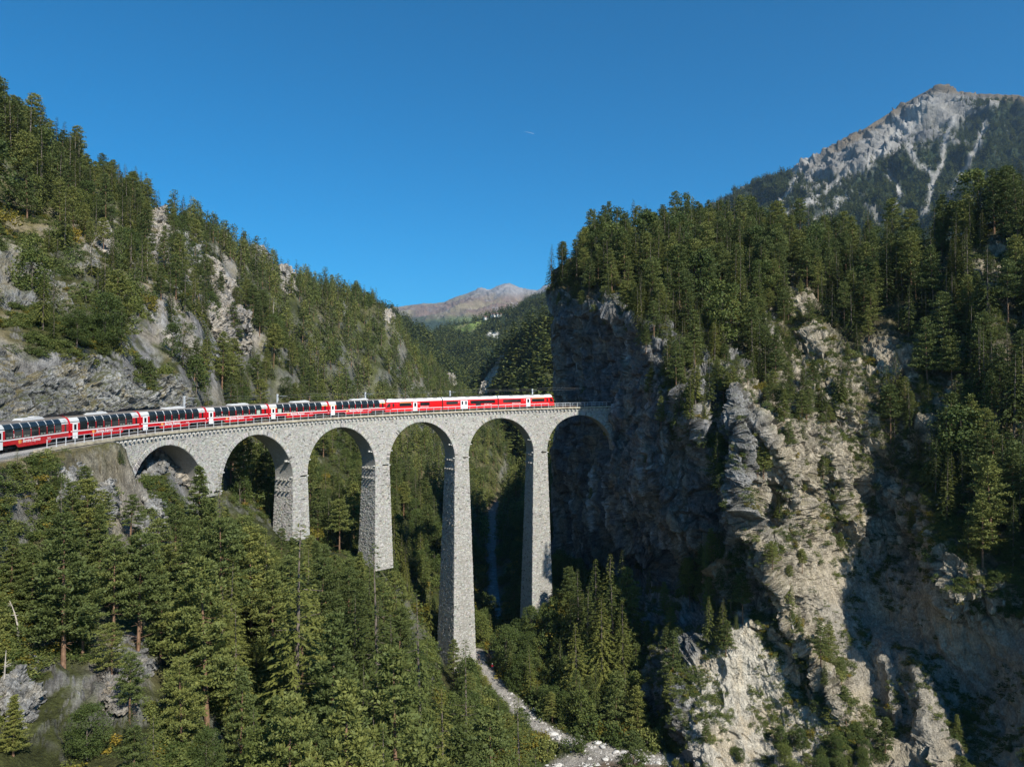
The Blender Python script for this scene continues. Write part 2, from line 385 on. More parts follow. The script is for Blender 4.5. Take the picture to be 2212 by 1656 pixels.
def build_ground():
    pxs = np.r_[np.linspace(-420, -40, 40)[:-1], np.linspace(-40, 1560, 470), np.linspace(1560, 2400, 50)[1:]]
    Ys = np.r_[np.exp(np.linspace(np.log(26), np.log(52), 24))[:-1], np.exp(np.linspace(np.log(52), np.log(300), 330)), np.exp(np.linspace(np.log(300), np.log(1250), 130))[1:]]
    PX, YY = np.meshgrid(pxs, Ys); X = (PX - CXD) / FD * YY
    Z = ground_z(X, YY)
    # broken rock on the near slope: blocks and joints
    nr_ = int(np.searchsorted(Ys, 300)); Pn = np.stack([X[:nr_], YY[:nr_], Z[:nr_]], -1)
    sc_ = np.clip(YY[:nr_, :, None] / 95.0, 1, 2.2); wd, wr, wln = worley(Pn / (np.array([2.2, 2.2, 1.8]) * np.where(sc_ < 1.6, 1.0, 1.8)) + .5 * fbm(Pn / 3.0, 2, 931)[..., None], 941)
    big_ = np.where(sc_[..., 0] < 1.6, 1.0, 1.6)
    mk = sstep(-52, -40, Z[:nr_]) * sstep(-.25, .25, fbm(Pn / 12.0, 3, 951)); ao = np.abs(np.hypot(X[:nr_] - TCX, YY[:nr_] - TCY) - TR); mk = mk * sstep(2.8, 5.0, ao)
    Z[:nr_] += mk * big_ * ((wr - .5) * .9 + wln * 1.0 - .25 * (1 - sstep(0, .1, wd)) + .35 * fbm(Pn / 0.9, 3, 961))
    blk = np.zeros_like(Z); blk[:nr_] = mk; jnt = np.zeros_like(Z); jnt[:nr_] = 1 - sstep(0, .12, wd); tone = np.full_like(Z, .5); tone[:nr_] = wr
    P = np.stack([X, YY, Z], -1); n = grid_normals(P); n[n[..., 2] < 0] *= -1
    nz = n[..., 2]
    f1 = fbm(P / 14.0, 4, 41); f2 = fbm(P / 4.0, 3, 51); f3 = fbm(P / 45.0, 3, 61)
    rock = sstep(0.70, 0.50, nz + 0.10 * f2 + 0.10 * f1)
    # open rocky zones of the left-hand slopes
    spx, spy = proj(P)
    def blob(cx, cy, rx, ry): return np.exp(-(((spx - cx) / rx) ** 2 + ((spy - cy) / ry) ** 2))
    openr = blob(60, 620, 230, 120) + blob(200, 780, 260, 70) + blob(420, 620, 90, 150) + blob(480, 720, 70, 70) + blob(130, 1080, 160, 70) + blob(90, 1430, 130, 90) + blob(350, 1150, 60, 140) + blob(230, 1500, 60, 60) + blob(380, 1010, 60, 40)
    openr = np.clip(openr, 0, 1) * (YY < 420)
    rock = np.maximum(rock, blk * sstep(.80, .55, nz + .12 * f2) * .9)
    rock = np.clip(rock * (0.45 + 0.55 * openr) + openr * sstep(-0.05, 0.35, f1 + 0.4 * f2) * 0.9, 0, 1)
    gcol = lerp(MOSS, GRASS, sstep(-0.35, 0.25, f1)[..., None]); gcol = lerp(gcol, DRY, (sstep(0.0, 0.5, f2 + 0.5 * f3) * (0.25 + 0.6 * openr))[..., None])
    soil = sstep(0.15, 0.5, f3 + 0.5 * f2) * (0.25 + 0.5 * openr)
    c = lerp(gcol, SOIL, soil[..., None])
    rcol = lerp(ROCKD, ROCKC, sstep(-0.4, 0.3, f2)[..., None]); rcol = lerp(rcol, SAND, (sstep(0.1, 0.5, f1) * 0.6)[..., None])
    rcol = rcol * (1 - .5 * (jnt * blk)[..., None]) * (1 + .4 * (blk * (tone - .5))[..., None])
    c = lerp(c, rcol, rock[..., None])
    sb = np.exp(-(((spx - 1400) / 55) ** 2 + ((spy - 1370) / 95) ** 2) ** 1.5); c = lerp(c, lerp(SOIL * 1.15, DRY, sstep(0, .4, f2)[..., None]), (sb * .85)[..., None])
    r = seg_dist(X, YY, RIVER); p = seg_dist(X, YY, PATH)
    rb = seg_dist(X, YY, BED); gv = (1 - sstep(7.5, 10.5, rb + 2.0 * f2)); c = lerp(c, GRAVEL * (0.8 + 0.35 * f2[..., None]), gv[..., None])
    bed = np.maximum(1 - sstep(3.0, 4.6, r + 0.6 * f2), 1 - sstep(5.2, 6.4, rb + .8 * f2)); c = lerp(c, np.array((0.17, 0.125, 0.085)), bed[..., None])
    pv = 1 - sstep(1.3, 2.2, p + 0.6 * f2); c = lerp(c, GRAVEL, pv[..., None])
    a = np.arctan2(YY - TCY, X - TCX); off = np.hypot(X - TCX, YY - TCY) - TR
    tb = ((a > A_ABL - 0.02) | (a < -1)) * (1 - sstep(2.6, 3.6, np.abs(off))); c = lerp(c, np.array((0.36, 0.34, 0.31)), tb[..., None])
    bs = blob(40, 1010, 90, 30) + blob(200, 1005, 110, 40) + blob(150, 1075, 120, 60) + blob(20, 660, 160, 60) * .7 + blob(60, 480, 90, 60) * .6
    c = lerp(c, lerp(DRY, SOIL * 1.05, sstep(-.3, .3, f2)[..., None]), (np.clip(bs, 0, 1) * .75 * (1 - .6 * rock) * (YY < 200))[..., None])
    me = np_mesh('ground', P.reshape(-1, 3), grid_faces(*PX.shape), [M_GROUND]); set_col(me, c.reshape(-1, 3))
    tag(link('ground', me), kind='structure')
    return spx, spy, rock
build_ground()

# outer ground that carries the valley to the horizon, under everything else
def build_plain():
    Rr = np.exp(np.linspace(np.log(900), np.log(9500), 22)); th = np.linspace(-1.5, 1.5, 60)
    TH, RR = np.meshgrid(th, Rr); X = RR * np.sin(TH); Y = RR * np.cos(TH); Z = np.full_like(X, -75.0) - 0.01 * RR
    me = np_mesh('valley_floor', np.stack([X, Y, Z], -1).reshape(-1, 3), grid_faces(*X.shape), [M_FAR])
    set_col(me, np.tile(np.array((0.05, 0.07, 0.035)), (X.size, 1)))
    tag(link('valley_floor', me), kind='structure')
build_plain()

# ------------------------------------------------------------------ the massif on the right: cliff wall, ridges, gullies and wooded slopes
MC = np.array([
 (1195,640,225),(1197,760,224),(1203,880,223),(1200,1000,223),(1195,1150,224),(1195,1250,226),
 (1260,640,210),(1260,760,209),(1260,900,209),(1260,1050,208),(1260,1150,209),(1260,1235,214),
 (1310,640,198),(1310,760,196),(1310,890,193),(1310,1050,193),(1310,1150,194),(1310,1235,202),(1338,890,185),
 (1360,640,192),(1360,760,186),(1360,900,183),(1360,1050,181),(1360,1150,181),(1360,1240,190),
 (1410,740,178),(1410,850,174),(1410,1000,171),(1410,1130,170),(1420,1240,178),
 (1460,800,171),(1460,950,164),(1460,1100,160),(1460,1230,166),
 (1500,900,159),(1505,1020,155),(1510,1120,153),(1520,1220,156),(1550,830,158),
 (1550,750,180),(1700,750,188),(1850,750,180),(2000,750,172),(2150,750,158),(2240,750,152),
 (1350,620,196),(1500,640,198),(1700,650,203),(1900,650,190),(2100,650,170),(2240,650,160),
 (1250,590,222),(1300,580,217),(1500,570,222),(1700,570,225),(1900,560,212),(2100,510,190),(2240,470,176),
 (1210,560,238),(1300,545,240),(1500,535,250),(1700,520,255),(1900,500,240),(2100,440,215),(2240,390,200),
 (1560,900,152),(1620,900,152),(1700,900,157),(1850,900,163),(2000,900,158),(2150,900,147),(2240,900,142),
 (1560,1040,148),(1600,1050,146),(1680,1050,148),(1720,1050,151),(1790,1060,158),(1880,1050,163),(1960,1050,157),(2050,1050,149),(2240,1050,134),
 (1600,1200,144),(1660,1200,142),(1740,1200,147),(1850,1190,157),(1920,1200,156),(2000,1200,146),(2100,1200,134),(2240,1200,126),
 (1395,1290,170),(1400,1400,160),(1460,1290,166),(1500,1300,157),(1520,1350,146),(1600,1350,137.5),(1700,1350,137.5),(1760,1350,141),(1850,1350,150),(1950,1350,147),(2050,1330,134),(2240,1350,121),
 (1395,1490,153),(1500,1480,138),(1600,1500,134),(1700,1500,133.5),(1830,1490,132),(1890,1500,139),(1980,1500,137),(2100,1500,133),(2240,1500,118),
 (1480,1640,133),(1600,1656,127),(1750,1656,124),(1900,1656,123),(2000,1656,123),(2100,1656,122),(2240,1656,110),
 (1500,1800,122),(1800,1800,112),(2240,1800,98),
 (2520,400,165),(2520,600,145),(2520,800,134),(2520,1000,122),(2520,1200,112),(2520,1400,104),(2520,1600,96),(2520,1800,88),
 (1195,1400,268),(1260,1420,262),(1300,1500,255),(1330,1600,240),(1200,1656,270),(1340,1760,230),(1200,1800,270),
], float)
MT = TPS(MC[:, :2] / 400.0, np.log(MC[:, 2]), 4e-5)
RIDGES = [  # polyline, amplitude towards the camera (m), width left and right (px)
 ([(1268,655),(1300,670),(1390,700),(1418,790),(1425,900),(1395,990),(1380,1060)], 5.0, 22, 60),
 ([(1555,700),(1575,800),(1600,950),(1590,1050),(1615,1140),(1655,1230),(1690,1290)], 8.5, 24, 62),
 ([(1640,900),(1700,990),(1728,1100),(1742,1180)], 6.5, 26, 42),
 ([(1690,600),(1740,690),(1795,800),(1830,880)], 6.0, 40, 40),
 ([(1590,600),(1650,720),(1720,860)], 4.0, 30, 60),
 ([(1790,960),(1820,1070),(1850,1170)], 3.5, 45, 30),
 ([(1990,1050),(2010,1150),(2060,1300)], 7.0, 34, 80),
 ([(1960,1420),(2000,1540),(2015,1650)], 6.0, 26, 50),
 ([(1900,1380),(1925,1470),(1935,1540)], 5.0, 22, 36),
 ([(1690,1330),(1760,1430),(1815,1530)], 4.0, 16, 40),
 ([(1510,1170),(1540,1190),(1560,1260)], 6.0, 26, 36),
 ([(2100,560),(2130,640),(2150,760)], 6.0, 60, 40),
 ([(1316,925),(1325,1000),(1332,1080)], 4.5, 10, 24), ([(1450,760),(1470,850),(1500,930)], 5.0, 15, 42), ([(1500,870),(1520,960),(1548,1040)], 5.0, 15, 36), ([(1395,970),(1430,1050),(1470,1130)], 4.0, 15, 32), ([(1360,690),(1385,770),(1380,850)], 4.0, 14, 30), ([(1440,1120),(1470,1180),(1490,1240)], 4.0, 14, 26), ([(1620,760),(1655,860),(1700,930)], 4.0, 18, 40), ([(1250,700),(1262,800),(1258,900)], 2.5, 10, 16),
]
HOLLOWS = [  # x, y, rx, ry, depth (m)
 (1330,1235,70,34,9.0),(1660,1130,28,70,6.0),(1770,1110,45,75,7.0),(1520,1260,34,60,6.0),(1400,1225,40,40,5.0),(1545,860,22,60,7.0),(1480,760,30,40,4.0),
]
def ridge_term(px, py):
    out = np.zeros_like(px)
    wob = 10 * fbm(np.stack([px / 60.0, py / 60.0, 0 * px], -1), 3, 77)
    for line, A, wlft, wrt in RIDGES:
        L = np.array(line, float); ys = L[:, 1]; xs = np.interp(py, ys, L[:, 0])
        fade = sstep(ys[0] - 40, ys[0] + 25, py) * (1 - sstep(ys[-1] - 25, ys[-1] + 45, py))
        d = px - xs + wob
        w = np.where(d < 0, wlft, wrt)
        out += A * fade * np.exp(-np.abs(d / w) ** 1.4)
    for cx, cy, rx, ry, dp in HOLLOWS:
        out -= dp * np.exp(-(((px - cx + wob) / rx) ** 2 + ((py - cy + wob) / ry) ** 2) ** 1.5)
    return out
def poly_mask(px, py, poly, soft=14):
    """signed soft mask of a polygon given in photo pixels"""
    poly = np.array(poly, float); inside = np.zeros(px.shape, bool); d = np.full(px.shape, 1e9)
    n = len(poly)
    for i in range(n):
        x0, y0 = poly[i]; x1, y1 = poly[(i + 1) % n]
        c = ((y0 > py) != (y1 > py)) & (px < (x1 - x0) * (py - y0) / (y1 - y0 + 1e-9) + x0)
        inside ^= c
        vx, vy = x1 - x0, y1 - y0; t = np.clip(((px - x0) * vx + (py - y0) * vy) / (vx * vx + vy * vy), 0, 1)
        d = np.minimum(d, np.hypot(px - x0 - t * vx, py - y0 - t * vy))
    return sstep(-soft, soft, np.where(inside, d, -d))
FOREST_POLY = [(1150,540),(1700,480),(2260,300),(2600,300),(2600,1420),(2230,1300),(2100,1220),(2010,1130),(1960,1040),(1880,1010),(1830,880),(1760,800),(1700,760),(1640,800),(1600,740),(1540,760),(1500,700),(1420,690),(1330,640),(1240,655),(1185,660)]
FP_CLEAR = [  # openings inside the forest: bare soil and rock
 (1735,690,26,80),(1790,790,30,60),(1905,800,75,40),(1960,830,30,60),(2150,590,60,60),(1660,720,28,60),(1500,735,40,40),(1715,630,30,50),(1765,740,34,60),(1825,840,40,60),(1905,770,60,36),(2010,880,55,40),(1565,700,36,40),(1860,940,44,50),(2080,760,50,30),(2120,960,50,36)]
WHITE_POLY = [(1500,1440),(1560,1390),(1590,1330),(1612,1310),(1640,1360),(1700,1450),(1755,1515),(1790,1560),(1790,1660),(1500,1680),(1495,1560)]
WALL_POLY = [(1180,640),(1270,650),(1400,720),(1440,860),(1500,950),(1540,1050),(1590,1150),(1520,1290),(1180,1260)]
BASIN_POLY = [(1760,1180),(1900,1190),(2000,1240),(2080,1330),(2210,1360),(2400,1480),(2400,1700),(1900,1700),(1870,1500),(1760,1320)]
MASS = {}
def build_massif():
    px0 = np.linspace(1193, 2520, 680); py0 = np.linspace(455, 1790, 700)
    PX, PY = np.meshgrid(px0, py0)
    # top edge of the sheet follows the wooded skyline
    top = np.interp(px0, [1190, 1210, 1260, 1330, 1450, 1640, 1800, 1950, 2060, 2150, 2212, 2520], [636, 582, 550, 532, 520, 512, 530, 545, 520, 475, 432, 350])
    top = top + 10 * fbm(np.stack([px0 / 45, 0 * px0, 0 * px0], -1), 3, 5)
    k = np.linspace(0, 1, len(py0))[:, None]
    PY = top[None, :] + k ** 1.0 * (1790 - top[None, :])
    # cliff edge wanders
    edge = 8 * fbm(np.stack([PY[:, 0] / 50, 0 * py0, 0 * py0 + 3], -1), 4, 9) + np.interp(PY[:, 0], [600, 640, 700, 760, 860, 900, 1000, 1250, 1790], [-14, -10, 0, 2, 6, 6, 0, -6, -6])
    PX = PX + edge[:, None] * np.clip(1 - (PX - 1193) / 120, 0, 1)
    Y = np.exp(MT(np.c_[PX.ravel() / 400, PY.ravel() / 400])).reshape(PX.shape)
    Y = Y - ridge_term(PX, PY)
    P = at(PX, PY, Y)
    n = grid_normals(P); view = P / np.linalg.norm(P, axis=-1, keepdims=True)
    n = np.where((n * view).sum(-1, keepdims=True) > 0, -n, n)
    forest = poly_mask(PX, PY, FOREST_POLY, 22)
    for cx, cy, rx, ry in FP_CLEAR: forest = forest * (1 - 0.85 * np.exp(-(((PX - cx) / rx) ** 2 + ((PY - cy) / ry) ** 2) ** 1.5))
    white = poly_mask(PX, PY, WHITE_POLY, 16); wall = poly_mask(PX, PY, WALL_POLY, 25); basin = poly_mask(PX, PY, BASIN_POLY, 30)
    rocky = np.clip(1 - 0.75 * forest, 0, 1)
    # flutes and blocks: anisotropic along the vertical on the wall, diagonal ribs elsewhere
    Q = P.copy(); Q[..., 0] += 0.35 * Q[..., 2] * (1 - wall)
    warp = np.stack([fbm(P / 9.0, 3, 100), fbm(P / 9.0, 3, 110), fbm(P / 9.0, 3, 120)], -1) * 2.5
    big = ridged((Q + warp * 1.5) / np.array([15., 15., 42.]), 4, 131) - 0.35
    med = ridged((Q + warp) / np.array([4.6, 4.6, 11.]), 4, 141) - 0.35
    sml = ridged((P + warp * 0.4) / np.array([1.5, 1.5, 2.4]), 3, 151) - 0.35
    amp = rocky * (1 - 0.55 * basin) * (1 - 0.65 * white)
    d = big * (0.8 + 3.2 * amp) + med * (0.35 + 1.7 * amp * (1 - 0.35 * wall)) + sml * (0.15 + 0.55 * amp)
    wd, wr, wln = worley((P + warp * .8) / np.array([3.6, 3.6, 4.6]), 171); wd2, wr2, wln2 = worley((P + warp * .3) / np.array([1.15, 1.15, 1.5]), 177)
    d = d + amp * (1 - .4 * basin) * ((wr - .5) * 1.5 + wln * 1.7 + ((wr2 - .5) * .42 + wln2 * .5))
    joint = np.maximum(1 - sstep(0, .10, wd), .6 * (1 - sstep(0, .12, wd2)))
    d = d - amp * joint * .35
    # ledges
    d = d + amp * 0.8 * np.abs(((P[..., 2] + 3 * fbm(P / 12, 3, 161)) / 5.5) % 1 - 0.5)
    pin = sstep(0, 12, PX - 1193 - edge[:, None])
    P = P + n * (d * (0.35 + 0.65 * pin))[..., None]
    n = grid_normals(P); n = np.where((n * view).sum(-1, keepdims=True) > 0, -n, n); nz = n[..., 2]
    f1 = fbm(P / 9.0, 4, 201); f2 = fbm(P / 2.8, 3, 211); f3 = fbm(P / np.array([3.0, 3.0, 22.]), 3, 221)
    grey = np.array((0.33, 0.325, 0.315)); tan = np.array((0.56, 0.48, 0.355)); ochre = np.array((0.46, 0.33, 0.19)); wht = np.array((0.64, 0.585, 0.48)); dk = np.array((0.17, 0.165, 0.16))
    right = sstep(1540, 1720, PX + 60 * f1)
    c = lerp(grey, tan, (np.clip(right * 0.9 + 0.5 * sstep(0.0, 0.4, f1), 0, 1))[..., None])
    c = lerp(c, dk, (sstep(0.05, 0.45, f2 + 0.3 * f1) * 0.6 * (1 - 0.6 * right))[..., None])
    shade_streak = lerp(np.array((0.15, 0.155, 0.165)), np.array((0.33, 0.29, 0.23)), sstep(-0.25, 0.3, f3)[..., None]); shade_streak = lerp(shade_streak, np.array((0.50, 0.50, 0.49)), (sstep(0.25, 0.5, fbm(P / np.array([2, 2, 30.]), 3, 231)))[..., None])
    c = lerp(c, shade_streak, (wall * 0.85)[..., None])  # wall rock also darkened here to deepen its shade, beside real streaks
    c = c * (1 - 0.5 * (joint * amp)[..., None]) * (0.86 + 0.28 * wr2[..., None])
    och = np.exp(-(((PX - 1530) / 55) ** 2 + ((PY - 1215) / 60) ** 2)) + np.exp(-(((PX - 1465) / 40) ** 2 + ((PY - 1000) / 120) ** 2)) * 0.3
    c = lerp(c, ochre, (np.clip(och, 0, 1) * 0.85)[..., None])
    c = lerp(c, lerp(wht, tan * 1.1, sstep(-0.1, 0.4, f3 + 0.4 * f2)[..., None]), white[..., None])
    c = lerp(c, lerp(np.array((0.45, 0.41, 0.34)), np.array((0.54, 0.47, 0.36)), sstep(-0.3, 0.3, f1)[..., None]), (basin * 0.85)[..., None])
    grass = sstep(0.36, 0.62, nz + 0.16 * f2) * (1 - 0.75 * white) * (1 - 0.6 * basin) * (1 - 0.7 * wall)
    gc = lerp(np.array((0.055, 0.06, 0.02)), np.array((0.15, 0.14, 0.05)), sstep(-0.3, 0.35, f1 + 0.4 * f2)[..., None])
    c = lerp(c, gc, (grass * (0.45 + 0.35 * forest))[..., None])
    c = lerp(c, lerp(np.array((0.04, 0.042, 0.016)), np.array((0.16, 0.125, 0.06)), sstep(-0.1, 0.5, f1)[..., None]), (forest * sstep(-0.5, 0.2, f2 + nz) * 0.8)[..., None])
    # close the body: columns running away behind the cliff edge, rows running away behind the top
    left = [P[:, :1] + np.array([s * 0.5, s * 1.0, 0.0]) * 1.0 for s in (60, 26, 9, 3)]
    Pf = np.concatenate([np.concatenate(left, 1), P], 1)
    cf = np.concatenate([np.repeat(c[:, :1], 4, 1), c], 1)
    rows = [Pf[:1] + np.array([0.34 * s, s, -0.45 * s]) for s in (90, 45, 20, 8)]
    Pf2 = np.concatenate(rows + [Pf], 0); cf2 = np.concatenate([np.repeat(cf[:1], 4, 0), cf], 0)
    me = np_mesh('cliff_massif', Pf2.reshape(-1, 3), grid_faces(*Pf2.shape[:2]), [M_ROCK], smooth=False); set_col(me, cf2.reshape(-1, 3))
    tag(link('cliff_massif', me), kind='structure')
    MASS.update(P=P, n=n, PX=PX, PY=PY, forest=forest, white=white, wall=wall, basin=basin, nz=nz, f1=f1)
build_massif()

# ------------------------------------------------------------------ rock face behind the train, sheets of steep limestone
ROCKSHEETS = {}
def rock_sheet(name, px0, px1, top, bot, ctrl, step, amp, cols, seed, label_kind='structure', veg=0.5):
    pxs = np.arange(px0, px1 + step, step); T = np.interp(pxs, *top); B = np.interp(pxs, *bot)
    T = T + 6 * fbm(np.stack([pxs / 30, 0 * pxs, 0 * pxs + seed], -1), 3, seed)
    nr = int(max((B - T).max() / step, 6)); k = np.linspace(0, 1, nr)[:, None]
    PX = np.repeat(pxs[None], nr, 0); PY = T[None] + k * (B - T)[None]
    C = np.array(ctrl, float); tp = TPS(C[:, :2] / 400, np.log(C[:, 2]), 1e-4)
    Y = np.exp(tp(np.c_[PX.ravel() / 400, PY.ravel() / 400])).reshape(PX.shape)
    P = at(PX, PY, Y); view = P / np.linalg.norm(P, axis=-1, keepdims=True)
    n = grid_normals(P); n = np.where((n * view).sum(-1, keepdims=True) > 0, -n, n)
    warp = np.stack([fbm(P / 6.0, 3, seed + 1), fbm(P / 6.0, 3, seed + 2), fbm(P / 6.0, 3, seed + 3)], -1) * 2
    Q = P + warp; Q = Q + np.stack([0.6 * Q[..., 2], 0 * Q[..., 2], -0.5 * Q[..., 0]], -1)
    d = (ridged(Q / np.array([9., 9., 7.]), 4, seed + 5) - .35) * 1.6 + (ridged(Q / np.array([2.6, 2.6, 1.7]), 4, seed + 9) - .35) * 0.8 + (ridged(P / 0.8, 3, seed + 15) - .35) * 0.22
    wd, wr, wln = worley(Q / np.array([2.4, 2.4, 1.7]), seed + 21); wd2, wr2, wln2 = worley(Q / np.array([.75, .75, .55]), seed + 25)
    d = d + (wr - .5) * .9 + wln * 1.1 + (wr2 - .5) * .28 + wln2 * .32
    joint = np.maximum(1 - sstep(0, .10, wd), .6 * (1 - sstep(0, .12, wd2))); d = d - joint * .22
    edge = np.minimum(np.minimum(k, 1 - k) * nr / 5, 1)
    sx = np.clip(np.minimum(pxs - px0, px1 - pxs)[None] / 14, 0, 1)
    P = P + n * (d * amp)[..., None] - n * (2.2 * (1 - np.minimum(edge, sx)))[..., None]
    n = grid_normals(P); n = np.where((n * view).sum(-1, keepdims=True) > 0, -n, n)
    f1 = fbm(P / 6.0, 4, seed + 31); f2 = fbm(P / 1.8, 3, seed + 32)
    c = lerp(cols[0], cols[1], sstep(-0.3, 0.35, f1)[..., None]); c = lerp(c, cols[2], (sstep(0.1, 0.5, f2) * 0.6)[..., None])
    c = c * (1 - .5 * joint[..., None]) * (.84 + .32 * wr2[..., None])
    g = sstep(0.42, 0.68, n[..., 2] + 0.25 * f2) * veg
    c = lerp(c, lerp(GRASS, DRY, sstep(-0.2, 0.3, f2)[..., None]), g[..., None])
    me = np_mesh(name, P.reshape(-1, 3), grid_faces(*PX.shape), [M_ROCK], smooth=False); set_col(me, c.reshape(-1, 3))
    o = tag(link(name, me), kind=label_kind)
    ROCKSHEETS.setdefault(name, []).append((P, n))
    return o
GREYS = [np.array((0.29, 0.288, 0.275)), np.array((0.48, 0.47, 0.44)), np.array((0.57, 0.51, 0.40))]
WARM = [np.array((0.34, 0.32, 0.29)), np.array((0.50, 0.45, 0.37)), np.array((0.52, 0.42, 0.29))]
rock_sheet('rock_face', -120, 434, ([-120, 0, 60, 140, 210, 260, 330, 400, 434], [735, 742, 800, 778, 758, 790, 800, 815, 850]), ([-120, 0, 200, 300, 434], [955, 912, 896, 884, 880]),
    [(-120,740,88),(-120,950,80),(0,745,95),(0,830,90),(0,912,86.5),(150,765,107),(150,830,101),(150,900,96.5),(300,790,126),(300,880,116),(434,840,150),(434,882,142)], 2.4, 0.85, GREYS, 301, veg=.85)
rock_sheet('rock_face', -60, 190, ([-60, 0, 60, 120, 190], [520, 520, 535, 570, 640]), ([-60, 0, 100, 190], [650, 660, 690, 700]),
    [(-60,520,134),(-60,650,112),(0,520,148),(0,655,113),(100,560,156),(100,690,124),(190,640,148),(190,700,134)], 3.0, 0.9, GREYS, 341)

# free-standing outcrops on the wooded hillside
OUTCROPS = [  # px, py, Y, half width, half height, half depth (px, px, m), palette, label
 (345,505,222,30,46,9,1,'tall pale rock tower with a dark overhang high on the wooded hillside'),
 (352,545,206,36,52,8,1,'pale smooth slab below the rock tower on the wooded hillside'),
 (412,535,218,36,36,10,0,'dark grey rock bulge right of the rock tower on the hillside'),
 (432,590,206,52,30,8,1,'sandy ledge under the dark grey rock bulge on the hillside'),
 (478,628,208,36,28,8,1,'blocky pale ledge end above the long cliff of the hillside'),
 (480,700,205,52,42,9,1,'broad warm coloured cliff low on the wooded hillside'),
 (524,722,214,22,38,7,1,'squared pale cliff corner at the right end of the hillside rocks'),
 (222,522,176,22,34,6,1,'small orange tinted crag among pines on the upper left slope'),
 (556,560,318,24,26,8,0,'small grey crag beside the skyline trees of the hillside'),
 (612,612,330,24,34,9,1,'pale jutting crag half way along the wooded hillside'),
 (470,562,262,18,18,6,1,'little pale rock peeping out between spruces below the skyline'),
 (735,668,470,15,14,7,0,'tiny grey rock near the ridge of the wooded hillside'),
 (838,692,560,13,20,8,1,'narrow pale crag at the far end of the hillside ridge'),
 (975,822,760,9,14,10,1,'small white cliff at the foot of the far wooded slope'),
 (385,1000,112,44,46,4,1,'layered tan rock bulge standing under the first arch'),
 (330,1060,102,34,56,4,0,'smooth grey rock slab below the first arch'),
 (160,1060,83,38,60,3.5,0,'large slanting brown-grey slab below the railway bench'),
 (225,1080,88,26,40,3,0,'grey boulder slab beside young trees below the bench'),
 (255,1500,65,30,46,2.5,1,'white broken rock low among the bushes of the near slope'),
 (40,1500,58,46,60,3,0,'grey broken crag at the left edge of the near slope'),
 (330,1180,84,30,80,3,0,'long grey rock rib between pines on the near slope'),
 (280,1420,68,46,40,3,0,'grey ledge between pines on the near slope'),
]
from mathutils.bvhtree import BVHTree
_gm = bpy.data.objects['ground'].data
_gv = np.empty(len(_gm.vertices) * 3, np.float32); _gm.vertices.foreach_get('co', _gv)
_gf = np.empty(len(_gm.loops), np.int32); _gm.loops.foreach_get('vertex_index', _gf)
GBVH = BVHTree.FromPolygons(_gv.reshape(-1, 3).tolist(), _gf.reshape(-1, 4).tolist())
def ground_hit(px, py):
    u, t = ray(px, py); h = GBVH.ray_cast(Vector((0, 0, 0)), Vector((float(u), 1.0, float(t))).normalized())
    return h[0]
